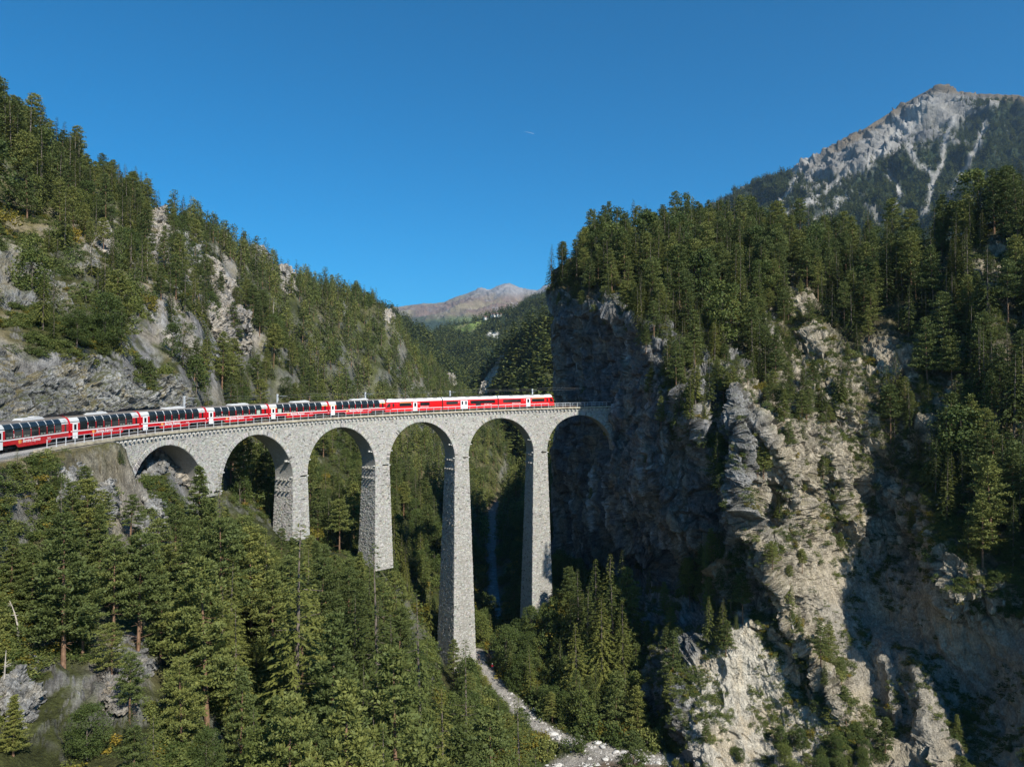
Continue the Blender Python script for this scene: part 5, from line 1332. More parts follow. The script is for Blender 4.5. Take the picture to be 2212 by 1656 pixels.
def make_protos():
    r = np.random.default_rng(5)
    A, B, Cc = {}, {}, {}
    # every prototype: (name, crown part name, crown mesh, trunk mesh, height)
    A['spruce'] = [('spruce_tree', spruce_crown(10 + k, 20, [3.3, 3.7, 4.2, 4.4, 2.7, 3.5][k], 46, 9, 34, [.05, .03, .08, .04, .12, .2][k], L0=0.62, wf=.17, droop=[.3, .38, .5, .42, .25, .55][k], irr=[.25, .3, .35, .25, .4, .45][k]), trunk_mesh('trunk', 20, .27, M_BARK, r, sticks=22, stick_len=1.6), 20) for k in range(6)]
    A['pine'] = [('pine_tree', pine_crown(30 + k, 16, [3.1, 3.5, 3.8, 2.8, 3.3, 4.1][k], [84, 76, 70, 90, 60, 64][k], 7, 30, [.14, .2, .26, .12, .34, .24][k], Lt=.36, shape=[.75, .6, .5, .9, .45, .6][k]), trunk_mesh('trunk', 16, .22, M_PBARK, r, sticks=16, stick_len=1.5), 16) for k in range(6)]
    A['pine'].append(('pine_tree', pine_crown(38, 13, 2.6, 40, 6, 28, .40, Lt=.34, shape=.5), trunk_mesh('trunk', 13, .17, M_PBARK, r, sticks=14, stick_len=1.2), 13))
    A['broad'] = [('broadleaf_tree', broad_crown(50 + k, 11, 3.2, 80, 130, .16, mat=M_BROAD, Ll=.23), limb_trunk('trunk', 11, .14, M_BARK, r), 11) for k in range(3)]
    A['bush'] = [('bush', broad_crown(60 + k, 3.0, 1.9, 40, 80, .02, mat=[M_BROAD, M_BROAD, M_BROAD][k], Ll=.19), limb_trunk('stem', 3, .05, M_BARK, r, 6), 3.0) for k in range(3)]
    B['spruce'] = [('spruce_tree', spruce_crown(110 + k, 20, [2.7, 3.0, 3.4, 3.7, 2.4, 3.2][k], 34, 8, 22, [.04, .03, .08, .05, .12, .2][k], L0=.72, wf=.19, droop=[.3, .36, .45, .4, .25, .5][k], irr=[.25, .3, .35, .25, .4, .45][k]), trunk_mesh('trunk', 20, .24, M_BARK, r, sticks=6, stick_len=1.5, seg=5), 20) for k in range(6)]
    B['pine'] = [('pine_tree', pine_crown(130 + k, 16, [2.6, 2.9, 3.3, 3.6, 3.0][k], 60, 5, 22, [.18, .25, .3, .22, .42][k], Lt=.44, shape=[.75, .6, .5, .7, .45][k]), trunk_mesh('trunk', 16, .2, M_PBARK, r, sticks=6, stick_len=1.5, seg=5), 16) for k in range(5)]
    B['broad'] = [('broadleaf_tree', broad_crown(150 + k, 12, 3.4, 60, 46, .12, mat=M_BROAD, Ll=.42), limb_trunk('trunk', 12, .13, M_BARK, r, 6), 12) for k in range(3)]
    B['bush'] = [('bush', broad_crown(160 + k, 2.6, 1.8, 26, 34, .0, mat=[M_BROAD, M_BROAD, M_AUTUMN, M_PINE][k], Ll=.27), limb_trunk('stem', 2.6, .05, M_BARK, r, 4), 2.6) for k in range(4)]
    Cc['spruce'] = [('spruce_tree', spruce_crown(210 + k, 20, 2.8 + .3 * k, 18, 7, 4, .04, L0=1.6, wf=.28, droop=.32), trunk_mesh('trunk', 20, .24, M_BARK, r, seg=4), 20) for k in range(3)]
    Cc['pine'] = [('pine_tree', pine_crown(230 + k, 16, 2.8, 30, 2, 9, .2, Lt=.95), trunk_mesh('trunk', 16, .2, M_PBARK, r, seg=4), 16) for k in range(3)]
    Cc['broad'] = [('broadleaf_tree', broad_crown(250 + k, 12, 3.4, 34, 20, .1, mat=M_BROAD, Ll=.75), limb_trunk('trunk', 12, .13, M_BARK, r, 3), 12) for k in range(2)]
    Cc['bush'] = B['bush']
    PROTO.update(A=A, B=B, C=Cc)
make_protos()
# very light trees for slopes kilometres away
FAR_TREE = [spruce_crown(310 + k, 20, 3.2, 7, 5, 1, .05, L0=4.2, wf=.5, droop=.25, mat=M_SPRUCE) for k in range(3)]

def instancer(name, meshes, P, rot, scl, idx, kind='stuff', extra=None):
    """one object whose geometry nodes put copies of the given meshes on its points"""
    pts = bpy.data.meshes.new(name); pts.vertices.add(len(P)); pts.vertices.foreach_set('co', np.asarray(P, np.float32).ravel())
    a = pts.attributes.new('rot', 'FLOAT_VECTOR', 'POINT'); a.data.foreach_set('vector', np.asarray(rot, np.float32).ravel())
    a = pts.attributes.new('scl', 'FLOAT_VECTOR', 'POINT'); a.data.foreach_set('vector', np.asarray(scl, np.float32).ravel())
    a = pts.attributes.new('idx', 'INT', 'POINT'); a.data.foreach_set('value', np.asarray(idx, np.int32))
    o = link(name, pts)
    col = bpy.data.collections.new(name + '_kinds')
    for k, ms in enumerate(meshes):
        q = bpy.data.objects.new('kind_%02d' % k, ms); col.objects.link(q)
    ng = bpy.data.node_groups.new(name, 'GeometryNodeTree')
    ng.interface.new_socket('Geometry', in_out='INPUT', socket_type='NodeSocketGeometry'); ng.interface.new_socket('Geometry', in_out='OUTPUT', socket_type='NodeSocketGeometry')
    N = ng.nodes; Lk = ng.links
    gi = N.new('NodeGroupInput'); go = N.new('NodeGroupOutput'); ip = N.new('GeometryNodeInstanceOnPoints'); ci = N.new('GeometryNodeCollectionInfo')
    ci.inputs['Collection'].default_value = col; ci.inputs['Separate Children'].default_value = True; ci.inputs['Reset Children'].default_value = True
    def attr(nm, ty):
        n = N.new('GeometryNodeInputNamedAttribute'); n.data_type = ty; n.inputs['Name'].default_value = nm; return n.outputs['Attribute']
    e2r = N.new('FunctionNodeEulerToRotation'); Lk.new(attr('rot', 'FLOAT_VECTOR'), e2r.inputs[0])
    Lk.new(gi.outputs[0], ip.inputs['Points']); Lk.new(ci.outputs[0], ip.inputs['Instance']); ip.inputs['Pick Instance'].default_value = True
    Lk.new(attr('idx', 'INT'), ip.inputs['Instance Index']); Lk.new(e2r.outputs[0], ip.inputs['Rotation']); Lk.new(attr('scl', 'FLOAT_VECTOR'), ip.inputs['Scale'])
    Lk.new(ip.outputs[0], go.inputs[0])
    md = o.modifiers.new('copies', 'NODES'); md.node_group = ng
    tag(o, kind=kind)
    return o
def joined_tree(pr):
    """crown and trunk in one mesh with two materials, for the mass of the forest"""
    me = bpy.data.meshes.new(pr[0]); bm = bmesh.new(); bm.from_mesh(pr[1]); n0 = len(bm.faces); bm.from_mesh(pr[2])
    bm.faces.ensure_lookup_table()
    for f in bm.faces[n0:]: f.material_index = 1
    bm.to_mesh(me); bm.free(); me.materials.append(pr[1].materials[0]); me.materials.append(pr[2].materials[0]); return me

# ---- where trees stand
TREES = []          # dict: pos, H, sp, Y, px, py(base), zone, hero label
TOPLIM = ([-50, 0, 25, 60, 100, 200, 240, 290, 330, 400, 440, 500, 560, 640, 700, 800, 850, 880, 940, 1000, 1040, 1100, 1180, 1215, 1240],
          [985, 985, 985, 1015, 1020, 1000, 985, 985, 1090, 1085, 1010, 1080, 1105, 1135, 1165, 1190, 1225, 1335, 1335, 1390, 1445, 1500, 1560, 1700, 1700])
def in_front_of_track(x, y):
    return np.hypot(x - TCX, y - TCY) < TR - 1.0
HEROES = [  # species, px base, py top, Y or (py base), variant, label
 ('spruce', 638, 1126, 76, 0, 'tall spruce with drooping branches rising in front of the second pier foot'),
 ('spruce', 820, 1172, 93, 1, 'tall slender spruce with a bare pale trunk in front of the third pier foot'),
 ('spruce', 914, 1272, 98, 2, 'shaggy olive spruce standing left of the tallest pier'),
 ('pine', 715, 1318, 72, 0, 'broad bushy pine between the two tall spruces of the lower foreground'),
 ('pine', 861, 1392, 78, 1, 'grey-green pine standing below the slender spruce near the tallest pier'),
 ('spruce', 1008, 1375, 118, 3, 'small spruce touching the foot of the tallest pier beside the path'),
 ('spruce', 960, 1480, 96, 2, 'yellowish spruce below the tallest pier at the lower centre'),
 ('spruce', 1127, 1500, 112, 3, 'dark narrow spruce overlapping the white path near the river'),
 ('pine', 1060, 1530, 100, 2, 'green pine left of the dark spruce beside the white path'),
 ('spruce', 1165, 1610, 104, 1, 'spruce top at the bottom edge beside the brown river bed'),
 ('pine', 1005, 1560, 88, 0, 'rounded pine at the bottom edge below the white path'),
 ('pine', 450, 1200, 72, 1, 'large light green pine below the first pier'),
 ('spruce', 512, 1292, 76, 3, 'small dark blue-green spruce right of the large light green pine'),
 ('spruce', 474, 1020, 106, 0, 'spruce reaching up in front of the pillar between the first two arches'),
 ('pine', 433, 1005, 110, 3, 'thin pine in front of the springing of the first arch'),
 ('pine', 545, 1135, 98, 2, 'pine in front of the second arch, left of the second pier'),
 ('pine', 305, 1150, (1385,), 4, 'pine with a long bare pale trunk right of the near-slope rock rib'),
 ('pine', 248, 1155, (1395,), 4, 'pine with a bare trunk standing left of the long trunked pine'),
 ('pine', 140, 1105, (1440,), 1, 'large spreading pine in the middle of the near slope below the bench'),
 ('pine', 223, 1062, (1170,), 4, 'small pine on a thin trunk above the grey rock below the bench'),
 ('pine', 282, 1068, (1175,), 4, 'small pine with a bare trunk beside the rock below the first arch'),
 ('spruce', 39, 968, (1036,), 3, 'little spruce standing alone below the rearmost coach beside the track'),
 ('spruce', 124, 1010, (1075,), 2, 'young spruce on the bare slope below the second coach from the left'),
 ('spruce', 262, 968, (1000,), 3, 'little dark spruce right at the left end of the viaduct'),
 ('spruce', 288, 1525, 58, 0, 'spruce hung with brown cones at the lower left bottom edge'),
 ('broad', 190, 1520, 56, 0, 'pale green birch with thin white stems at the lower left bottom edge'),
 ('pine', 30, 1500, 54, 3, 'dense dark green pine in the lower left corner'),
 ('pine', 395, 1420, 64, 2, 'wide pine with layered branches left of the lower centre spruces'),
 ('pine', 520, 1440, 66, 0, 'pine with a dense crown at the bottom between lower left and centre'),
 ('pine', 600, 1500, 66, 3, 'pine in the bottom row below the tall drooping spruce'),
 ('broad', 590, 1560, 60, 1, 'light green young broadleaf tree with pale stems at the bottom edge'),
 ('broad', 725, 1600, 66, 2, 'yellowish broadleaf tree with white twigs at the bottom edge'),
 ('spruce', 760, 1440, 82, 3, 'spruce in shade between the bushy pine and the grey-green pine'),
 ('pine', 400, 1290, 78, 0, 'pine left of the large light green pine on the near slope'),
 ('spruce', 365, 1130, 92, 1, 'spruce below the first arch in front of the smooth grey rock'),
 ('pine', 70, 1180, (1330,), 0, 'wide pine crown left of the large spreading pine on the near slope'),
 ('pine', 180, 1240, (1420,), 2, 'pine with a forked crown below the grey boulder slab'),
 ('pine', 590, 1230, 92, 1, 'pine left of the tall drooping spruce below the second pier'),
 ('pine', 690, 1205, 100, 2, 'pine right of the tall drooping spruce below the second pier'),
 ('pine', 770, 1250, 102, 3, 'pine between the two tall spruces, just below the third arch'),
 ('spruce', 1250, 1225, 166, 0, 'tall narrow spruce at the left of the clump beside the shaded cliff'),
 ('spruce', 1285, 1205, 166, 1, 'tallest spruce of the clump at the foot of the shaded cliff'),
 ('spruce', 1312, 1192, 165, 3, 'spruce in the middle of the clump at the cliff foot'),
 ('spruce', 1338, 1186, 164, 0, 'spruce at the right of the clump at the foot of the cliff'),
 ('spruce', 1300, 1285, 158, 2, 'spruce in front of the clump at the cliff foot'),
 ('spruce', 1345, 1295, 158, 1, 'spruce at the pale scree edge of the clump by the cliff'),
 ('spruce', 1245, 1340, 156, 3, 'thin spruce with bare lower trunk in the bushes right of the path'),
 ('spruce', 1366, 1250, 162, 2, 'young spruce touching the scree right of the cliff foot clump'),
]
HEROES += [('broad', 1128, 1335, 181, 0, 'yellow-green young tree at the left foot of the right-hand pier'), ('broad', 1150, 1308, 180, 1, 'yellow-green young tree in front of the foot of the right-hand pier'), ('broad', 1176, 1300, 181, 2, 'yellow-green young tree at the right foot of the right-hand pier'), ('broad', 1095, 1350, 176, 1, 'rounded young tree between the two right-hand piers beside the path'), ('broad', 1140, 1365, 174, 2, 'rounded bushy tree just below the foot of the right-hand pier'), ('spruce', 1268, 1262, 162, 1, 'spruce at the front left of the clump by the shaded cliff'), ('spruce', 1325, 1240, 161, 0, 'slim spruce in the centre of the clump by the shaded cliff'), ('pine', 1352, 1222, 163, 1, 'pine behind the scree edge of the clump by the cliff'), ('spruce', 1435, 1420, 146, 2, 'dark lone spruce standing against the white cliff at the lower right'), ('spruce', 1232, 1290, 168, 3, 'small spruce at the left end of the clump near the right-hand pier')]
def hero_trees():
    for sp, px, pt, Yb, var, lab in HEROES:
        if isinstance(Yb, tuple):
            h = ground_hit(px, Yb[0]); Y = h.y if h is not None else 80.0
        else: Y = float(Yb)
        u, t = ray(px, pt); x = float(u) * Y; zb = float(ground_z(np.array([x]), np.array([Y]))[0]); zt = float(t) * Y
        H = max(zt - zb, 3.0)
        TREES.append(dict(pos=(x, Y, zb), H=H, sp=sp, Y=Y, px=px, lab=lab, var=var))
hero_trees()

def thin(xy, dmin, rng):
    """drop points closer than dmin to an accepted one"""
    keep = []; cell = {}
    for i in rng.permutation(len(xy)):
        d = dmin[i]; g = 6.0; cx, cy = int(xy[i, 0] // g), int(xy[i, 1] // g); ok = True
        for ax in (-1, 0, 1):
            for ay in (-1, 0, 1):
                for j in cell.get((cx + ax, cy + ay), ()):
                    if (xy[i, 0] - xy[j, 0]) ** 2 + (xy[i, 1] - xy[j, 1]) ** 2 < d * d: ok = False; break
                if not ok: break
            if not ok: break
        if ok: cell.setdefault((cx, cy), []).append(i); keep.append(i)
    return np.array(keep, int)
def blobs(px, py, L):
    o = np.zeros_like(px)
    for cx, cy, rx, ry, w in L: o = np.maximum(o, w * np.exp(-(((px - cx) / rx) ** 2 + ((py - cy) / ry) ** 2) ** 1.4))
    return o
OPEN_ROCK = [(40,590,150,70,.95),(60,690,190,60,.97),(130,800,270,50,1),(330,825,60,28,.8),(345,500,34,55,1),(415,545,36,40,1),(432,590,50,26,.9),(480,625,36,26,.95),(485,705,46,40,.85),(222,522,24,34,.9),(60,470,110,60,.7),(30,410,60,40,.5),
             (100,1040,130,30,.85),(160,1060,44,60,.9),(225,1085,30,40,.85),(330,1180,26,70,.8),(385,1000,60,50,1),(335,1065,36,50,.95),(40,1500,50,60,.8),(255,1500,34,46,.9),(275,1420,40,36,.8),(612,600,22,28,.8),(838,692,14,18,.9)]
def scatter_ground():
    rng = np.random.default_rng(77)
    # candidates uniform over the ground
    out = []
    for y0, y1, dens in ((50, 130, 0.16), (130, 330, 0.085), (330, 620, 0.05), (620, 960, 0.03)):
        x0, x1 = (-420 - CXD) / FD, (1480 - CXD) / FD
        n = int((x1 - x0) * (y1 ** 2 - y0 ** 2) / 2 * dens)
        y = np.sqrt(rng.uniform(y0 ** 2, y1 ** 2, n)); x = rng.uniform(x0, x1, n) * y; out.append(np.c_[x, y])
    ye = rng.uniform(136, 205, 1500); out.append(np.c_[rng.uniform(-10, 34, 1500), ye])
    xy = np.concatenate(out); x, y = xy.T; z = ground_z(x, y); P = np.c_[x, y, z]; px, py = proj(P)
    r = rng.random(len(x))
    ok = (py < 1980) & (px > -330) & (px < 1440)
    off = np.hypot(x - TCX, y - TCY) - TR; a = np.arctan2(y - TCY, x - TCX); onarc = (a > 1.5) | (a < -1.0)
    ok &= ~(onarc & (off > -8.0) & (off < 6.5) & (y > 30))
    ok &= seg_dist(x, y, RIVER) > np.where(y < 216, 1.2, 3.0); ok &= seg_dist(x, y, BED) > 9.0; ok &= seg_dist(x, y, PATH) > 3.0
    front = in_front_of_track(x, y)
    opn = np.maximum(blobs(px, py, OPEN_ROCK), np.where(y > 150, np.maximum(.8 * blobs(px, py - 6 * FD / y, OPEN_ROCK), .5 * blobs(px, py - 11 * FD / y, OPEN_ROCK)), 0)); f = fbm(P / 30.0, 3, 801)
    d = np.where(front, np.where(px < 390, .62, .85), .8) * (1 - opn) * (0.75 + 0.5 * f)
    d = np.where(~front & (px < 520) & (y < 210), d * 0.8, d)
    valley = front & (px > 1020) | ((z < -50) & (y < 300)); d = np.where(valley, d * 1.25, d)
    ok &= r < np.clip(d, 0, 1)
    i = np.nonzero(ok)[0]; xy = xy[i]; x, y, z, px, py, P, front, valley = x[i], y[i], z[i], px[i], py[i], P[i], front[i], valley[i]
    # kinds and heights
    n = len(x); H = rng.uniform(8.5, 16.5, n) * (1 + 0.12 * fbm(P / 60, 2, 811)); sp = rng.choice(['spruce', 'pine', 'broad'], n, p=[.55, .40, .05])
    ridge = (~front) & (rng.random(n) < 0.17) & (fbm(P / 40, 2, 821) > 0.05); sp[ridge] = 'broad'; H[ridge] = rng.uniform(10, 16, ridge.sum())
    kb = (sp == 'broad') & ~valley; H[kb] = np.minimum(H[kb], rng.uniform(6, 11, kb.sum()))
    nearslope = front & (px < 400); H[nearslope] = rng.uniform(5, 13, nearslope.sum()); sp[nearslope] = rng.choice(['pine', 'spruce', 'bush', 'broad'], nearslope.sum(), p=[.66, .21, .10, .03])
    mid = front & (px >= 400) & (px < 1020); H[mid] = rng.uniform(10, 19, mid.sum()); sp[mid] = rng.choice(['pine', 'spruce', 'broad'], mid.sum(), p=[.56, .38, .06]); kb = mid & (sp == 'broad'); H[kb] = rng.uniform(4, 7, kb.sum())
    wall = (~front) & (px < 430) & (y < 180); H[wall] = rng.uniform(4, 12, wall.sum()); k = wall & (rng.random(n) < .3); sp[k] = 'bush'
    sp[valley] = rng.choice(['broad', 'bush', 'spruce', 'pine'], valley.sum(), p=[.36, .42, .14, .08]); H[valley] = np.where(np.isin(sp[valley], ['broad']), rng.uniform(4, 9, valley.sum()), rng.uniform(6, 14, valley.sum()))
    b = (~front) & (z < -12) & (y < 330); k = b & (rng.random(n) < .45); sp[k] = rng.choice(['broad', 'bush'], k.sum()); H[k] = rng.uniform(4, 10, k.sum())
    bu = sp == 'bush'; H[bu] = rng.uniform(1.6, 3.8, bu.sum()); bu &= valley; H[bu] = rng.uniform(2.6, 4.6, bu.sum())
    # trees standing before the viaduct may not hide more of it than they do in the photograph
    lim = np.interp(px, *TOPLIM) + rng.uniform(0, 70, n); _, tl = ray(px, lim); Hmax = tl * y - z
    xp = np.interp(y, PATH[::-1, 1], PATH[::-1, 0]); leftp = (x < xp) | (y < 138)
    Hmax = np.where(leftp, Hmax, 99.0); H = np.where(front & (px < 1235), np.minimum(H, Hmax), H)
    good = H > np.where(sp == 'bush', 1.0, 3.2)
    small = ~good & (Hmax > 1.2) & front; sp[small] = 'bush'; H[small] = np.minimum(Hmax[small], 2.4); good |= small & (rng.random(n) < .5)
    tall = (~front) & (px < 170) & (y > 150); H[tall] *= 1.3; tall &= px < 100; H[tall] *= 1.15
    # keep out of the way of the people on the path
    i = np.nonzero(good)[0]; keep = thin(xy[i], np.clip(H[i] * 0.17, 0.9, 3.4), rng); i = i[keep]
    hp = np.array([(t['pos'][0], t['pos'][1]) for t in TREES])
    for k in i:
        if np.hypot(hp[:, 0] - x[k], hp[:, 1] - y[k]).min() < 2.2: continue
        tp = Vector((x[k], y[k], z[k] + H[k] * .75)); d_ = tp.normalized(); h = GBVH.ray_cast(Vector((0, 0, 0)), d_, tp.length - 4)
        if h[0] is not None and y[k] > 60: continue
        TREES.append(dict(pos=(float(x[k]), float(y[k]), float(z[k])), H=float(H[k]), sp=str(sp[k]), Y=float(y[k]), px=float(px[k]), py=float(py[k]), front=bool(front[k]), valley=bool(valley[k]), where='ground'))
scatter_ground()
GROVES = [(1450,830,46,50,.7),(1500,765,50,36,.8),(1490,900,36,40,.5),(1440,705,60,36,.7),(1570,860,24,50,.4),(1400,730,30,40,.4),(1660,790,50,40,.4),(1780,880,60,40,.5),(1345,690,50,26,.5),(1545,1290,60,75,.9),(1560,1420,34,50,.8),(1440,1560,36,80,.7),(1510,970,40,26,.5),(1545,1070,50,24,.5),(1600,1200,20,50,.3)]
def scatter_massif():
    rng = np.random.default_rng(99); P, PX, PY, nz = MASS['P'], MASS['PX'], MASS['PY'], MASS['nz']
    du = np.linalg.norm(np.cross(P[1:, :-1] - P[:-1, :-1], P[:-1, 1:] - P[:-1, :-1]), axis=-1)     # cell areas
    C = P[:-1, :-1]; px, py, nzz = PX[:-1, :-1], PY[:-1, :-1], nz[:-1, :-1]; fo, wh, wa, ba = [MASS[k][:-1, :-1] for k in ('forest', 'white', 'wall', 'basin')]
    hor = du * np.clip(np.abs(nzz), .25, 1)
    f = MASS['f1'][:-1, :-1]
    lit = sstep(0.2, 0.5, nzz)
    dens = np.where(px > 1690, 0.105, 0.145) * fo * (0.55 + 0.45 * lit) + (1 - fo) * (1 - wh) * (1 - .9 * wa) * (1 - .85 * ba) * 0.125 * lit * sstep(-.2, .3, f)
    for cx, cy, rx, ry, w in GROVES: dens = dens + 0.22 * w * np.exp(-(((px - cx) / rx) ** 2 + ((py - cy) / ry) ** 2) ** 1.5)
    low = sstep(1570, 1650, py + 60 * f) * (px < 1900) * (px > 1440); dens = dens + low * .15
    right = poly_mask(px, py, [(1960,1040),(2100,1150),(2240,1250),(2540,1300),(2540,1440),(2230,1370),(2060,1330),(2000,1250)], 25); dens = dens + right * 0.10
    prob = (dens * hor).ravel(); n = int(prob.sum()); idx = rng.choice(len(prob), n, p=prob / prob.sum(), replace=False)
    p = C.reshape(-1, 3)[idx]; q = [a.ravel()[idx] for a in (fo, px, py, wh, ba, low, right, nzz)]
    H = np.where(q[0] > .5, rng.uniform(8.5, 17, n), rng.uniform(2.2, 7.5, n)); sp = rng.choice(['spruce', 'pine', 'broad'], n, p=[.60, .35, .05])
    rocky = q[0] < .5; sp[rocky] = rng.choice(['pine', 'spruce', 'bush'], rocky.sum(), p=[.42, .18, .40])
    g = blobs(q[1], q[2], GROVES) > .25; sp[g] = rng.choice(['spruce', 'pine'], g.sum(), p=[.7, .3]); H[g] = rng.uniform(6, 13, g.sum())
    lw = q[5] > .3; sp[lw] = rng.choice(['broad', 'bush'], lw.sum(), p=[.35, .65]); H[lw] = rng.uniform(2, 4.5, lw.sum())
    rt = q[6] > .3; k = rt & (rng.random(n) < .5); sp[k] = 'bush'
    edge = (q[1] < 1240) & (q[0] > .3); H[edge] = np.minimum(H[edge], rng.uniform(6, 15, edge.sum()))
    bu = sp == 'bush'; H[bu] = rng.uniform(.8, 2.3, bu.sum())
    keep = thin(p[:, :2] + p[:, 2:3] * 0.3, np.clip(H * 0.15, .7, 2.9), rng)
    for k in keep:
        TREES.append(dict(pos=tuple(map(float, p[k])), H=float(H[k]), sp=str(sp[k]), Y=float(p[k, 1]), px=float(q[1][k]), py=float(q[2][k]), where='massif', fo=float(q[0][k]), low=float(q[5][k]), right=float(q[6][k])))
scatter_massif()

ZONES_FRONT = [(110, 'below the railway bench'), (260, 'below the left end of the viaduct'), (400, 'below the first arch'), (560, 'below the first pier'), (680, 'in front of the second pier foot'), (780, 'below the third arch'), (880, 'in front of the third pier foot'), (1040, 'left of the tallest pier')]
def zone(t):
    px, py = t['px'], t.get('py', 0)
    if t.get('where') == 'massif':
        if t['low'] > .3: return 'at the foot of the pale scree cliff'
        if t['fo'] > .5:
            if px < 1420: return 'on top of the cliff above the tunnel'
            if px < 1700: return 'in the forest above the middle of the massif'
            if py < 800: return 'in the upper right-hand forest'
            return 'on the wooded slope at the right edge'
        if t['right'] > .3: return 'on the bushy spur above the shaded basin'
        if px < 1500: return 'clinging to the shaded cliff beside the tunnel'
        if py < 1180: return 'on the middle ridges of the massif'
        if py < 1480: return 'on the ledges above the pale cliff'
        return 'on the scree at the lower right'
    if t.get('valley'): return 'between the path and the cliff' if (px > 1040 and t['Y'] < 195) else 'on the valley floor behind the viaduct'
    if t.get('front'):
        for x1, s in ZONES_FRONT:
            if px < x1: return s
        return 'beside the path at the bottom of the gorge'
    if t['pos'][2] < -10:
        return 'on the slope seen through the second arch' if px < 640 else ('on the slope seen through the third arch' if px < 820 else ('on the slope seen through the fourth arch' if px < 990 else 'on the slope seen through the fifth arch'))
    if px < 430 and t['Y'] < 150: return 'above the grey rock face behind the train'
    if px < 200: return 'on the upper left hillside'
    if px < 400: return 'left of the hillside rock tower'
    if px < 620: return 'right of the hillside rock tower'
    if px < 800: return 'on the slope above the middle coaches'
    return 'on the slope above the railcar'
WORDS = {'spruce': ('dark green spruce', 'spruce', 'spruce_tree'), 'pine': ('mid green pine', 'pine', 'pine_tree'), 'broad': ('light yellow-green broadleaf tree', 'broadleaf tree', 'broadleaf_tree'), 'bush': ('low leafy bush', 'bush', 'bush')}
def plant():
    rng = np.random.default_rng(55); mass = []; made = {}
    for t in TREES: t['size'] = t['H'] * FD / t['Y'] * (1.0 if t['sp'] != 'bush' else 1.0)
    def infr(t): return -20 < t['px'] < 2232
    indiv = {id(t) for t in TREES if 'lab' in t}
    for sp in WORDS:
        c = sorted([t for t in TREES if t['sp'] == sp and 'lab' not in t and infr(t)], key=lambda t: -t['size'])
        nh = sum(1 for t in TREES if t['sp'] == sp and 'lab' in t)
        for t in c[:{'spruce': 300, 'pine': 300, 'broad': 160, 'bush': 160}[sp] - nh]: indiv.add(id(t))
    # words that tell the trees of one zone apart: where in the zone, then by height
    grp = {}
    for t in TREES:
        if id(t) in indiv and 'lab' not in t: t['zone'] = zone(t); grp.setdefault((t['sp'], t['zone']), []).append(t)
    for (sp, zn), L in grp.items():
        base = WORDS[sp][0] + ' ' + zn
        if len(L) == 1: L[0]['label'] = base; continue
        hor = ['far left', 'left', 'middle', 'right', 'far right'] if len(L) > 24 else (['left', 'middle', 'right'] if len(L) > 5 else ['left', 'right']); ver = ['topmost', 'upper', 'lower', 'lowest'] if len(L) > 24 else (['upper', 'middle', 'lower'] if len(L) > 8 else ['upper', 'lower'])
        L.sort(key=lambda t: t['px']); cells = {}
        for i, t in enumerate(L): t['hc'] = hor[min(i * len(hor) // len(L), len(hor) - 1)]
        L.sort(key=lambda t: t['py'])
        for i, t in enumerate(L): cells.setdefault((ver[min(i * len(ver) // len(L), len(ver) - 1)], t['hc']), []).append(t)
        for (v, h), C in cells.items():
            where = 'centre' if v == h == 'middle' else (v + ' ' + h if v != 'middle' else h + ' side')
            if h == 'middle' and v != 'middle': where = v + ' middle'
            if v in ('topmost', 'lowest') or len(L) > 24: where = v + ' ' + h + ' part'
            C.sort(key=lambda t: t['Y']); near, farr = C[:len(C) // 2], C[len(C) // 2:]
            for q0, S in ((('nearer ', near), ('farther ', farr)) if len(C) > 5 else (('', C),)):
                S.sort(key=lambda t: -t['H'])
                for i, t in enumerate(S):
                    q = '' if len(S) == 1 else ('tallest ' if i == 0 else ('shortest ' if i == len(S) - 1 else ('second tallest ' if i == 1 else ('third tallest ' if i == 2 else ('second shortest ' if i == len(S) - 2 else '')))))
                    w = (q0 + q + base + ', ' + where).split()
                    t['label'] = ' '.join(w)
                    if len(w) > 16: t['label'] = ' '.join((q0 + q + WORDS[sp][1] + ' ' + zn + ', ' + where).split()[:16])
    for t in TREES:
        lod = 'A' if t['Y'] < 128 else ('B' if t['Y'] < 300 else 'C')
        if 'lab' in t: lod = 'A'
        prs = PROTO[lod][t['sp']]; k = ((-1 if t['sp'] == 'pine' and t['var'] == 4 else t['var']) if 'var' in t else int(rng.integers(len(prs)))) % len(prs)
        if 'lab' not in t and t['sp'] == 'pine' and lod == 'A' and t['H'] > 12: k = int(rng.integers(6))
        pr = prs[k]; s = t['H'] / pr[3]; w = s * rng.uniform(.84, 1.2)
        if t['sp'] in ('spruce', 'pine') and t['H'] < 9: w *= 1.12
        if t['H'] > 24: w *= 0.9
        rz = float(rng.uniform(0, 6.28)); tilt = rng.normal(0, .02, 2)
        if id(t) in indiv:
            long_, cat, nm = WORDS[t['sp']]
            o = empty(nm, t['pos'], rz); o.scale = (w, w, s); o.rotation_euler = (tilt[0], tilt[1], rz)
            if 'lab' in t: tag(o, t['lab'], cat, 'single trees of the foreground')
            else:
                zn = t['zone']; tag(o, t['label'], cat, ('bushes' if cat == 'bush' else cat + 's') + ' ' + zn)
            link('crown', pr[1], o); link('trunk' if t['sp'] != 'bush' else 'stem', pr[2], o)
        else: mass.append((t, lod, k, (tilt[0], tilt[1], rz), (w, w, s)))
    keys = [(l, sp, k) for l in 'ABC' for sp in WORDS for k in range(len(PROTO[l][sp]))]; jm = {}
    used = sorted({(m[1], m[0]['sp'], m[2]) for m in mass}, key=keys.index); ix = {u: i for i, u in enumerate(used)}
    meshes = [joined_tree(PROTO[l][sp][k]) for l, sp, k in used]
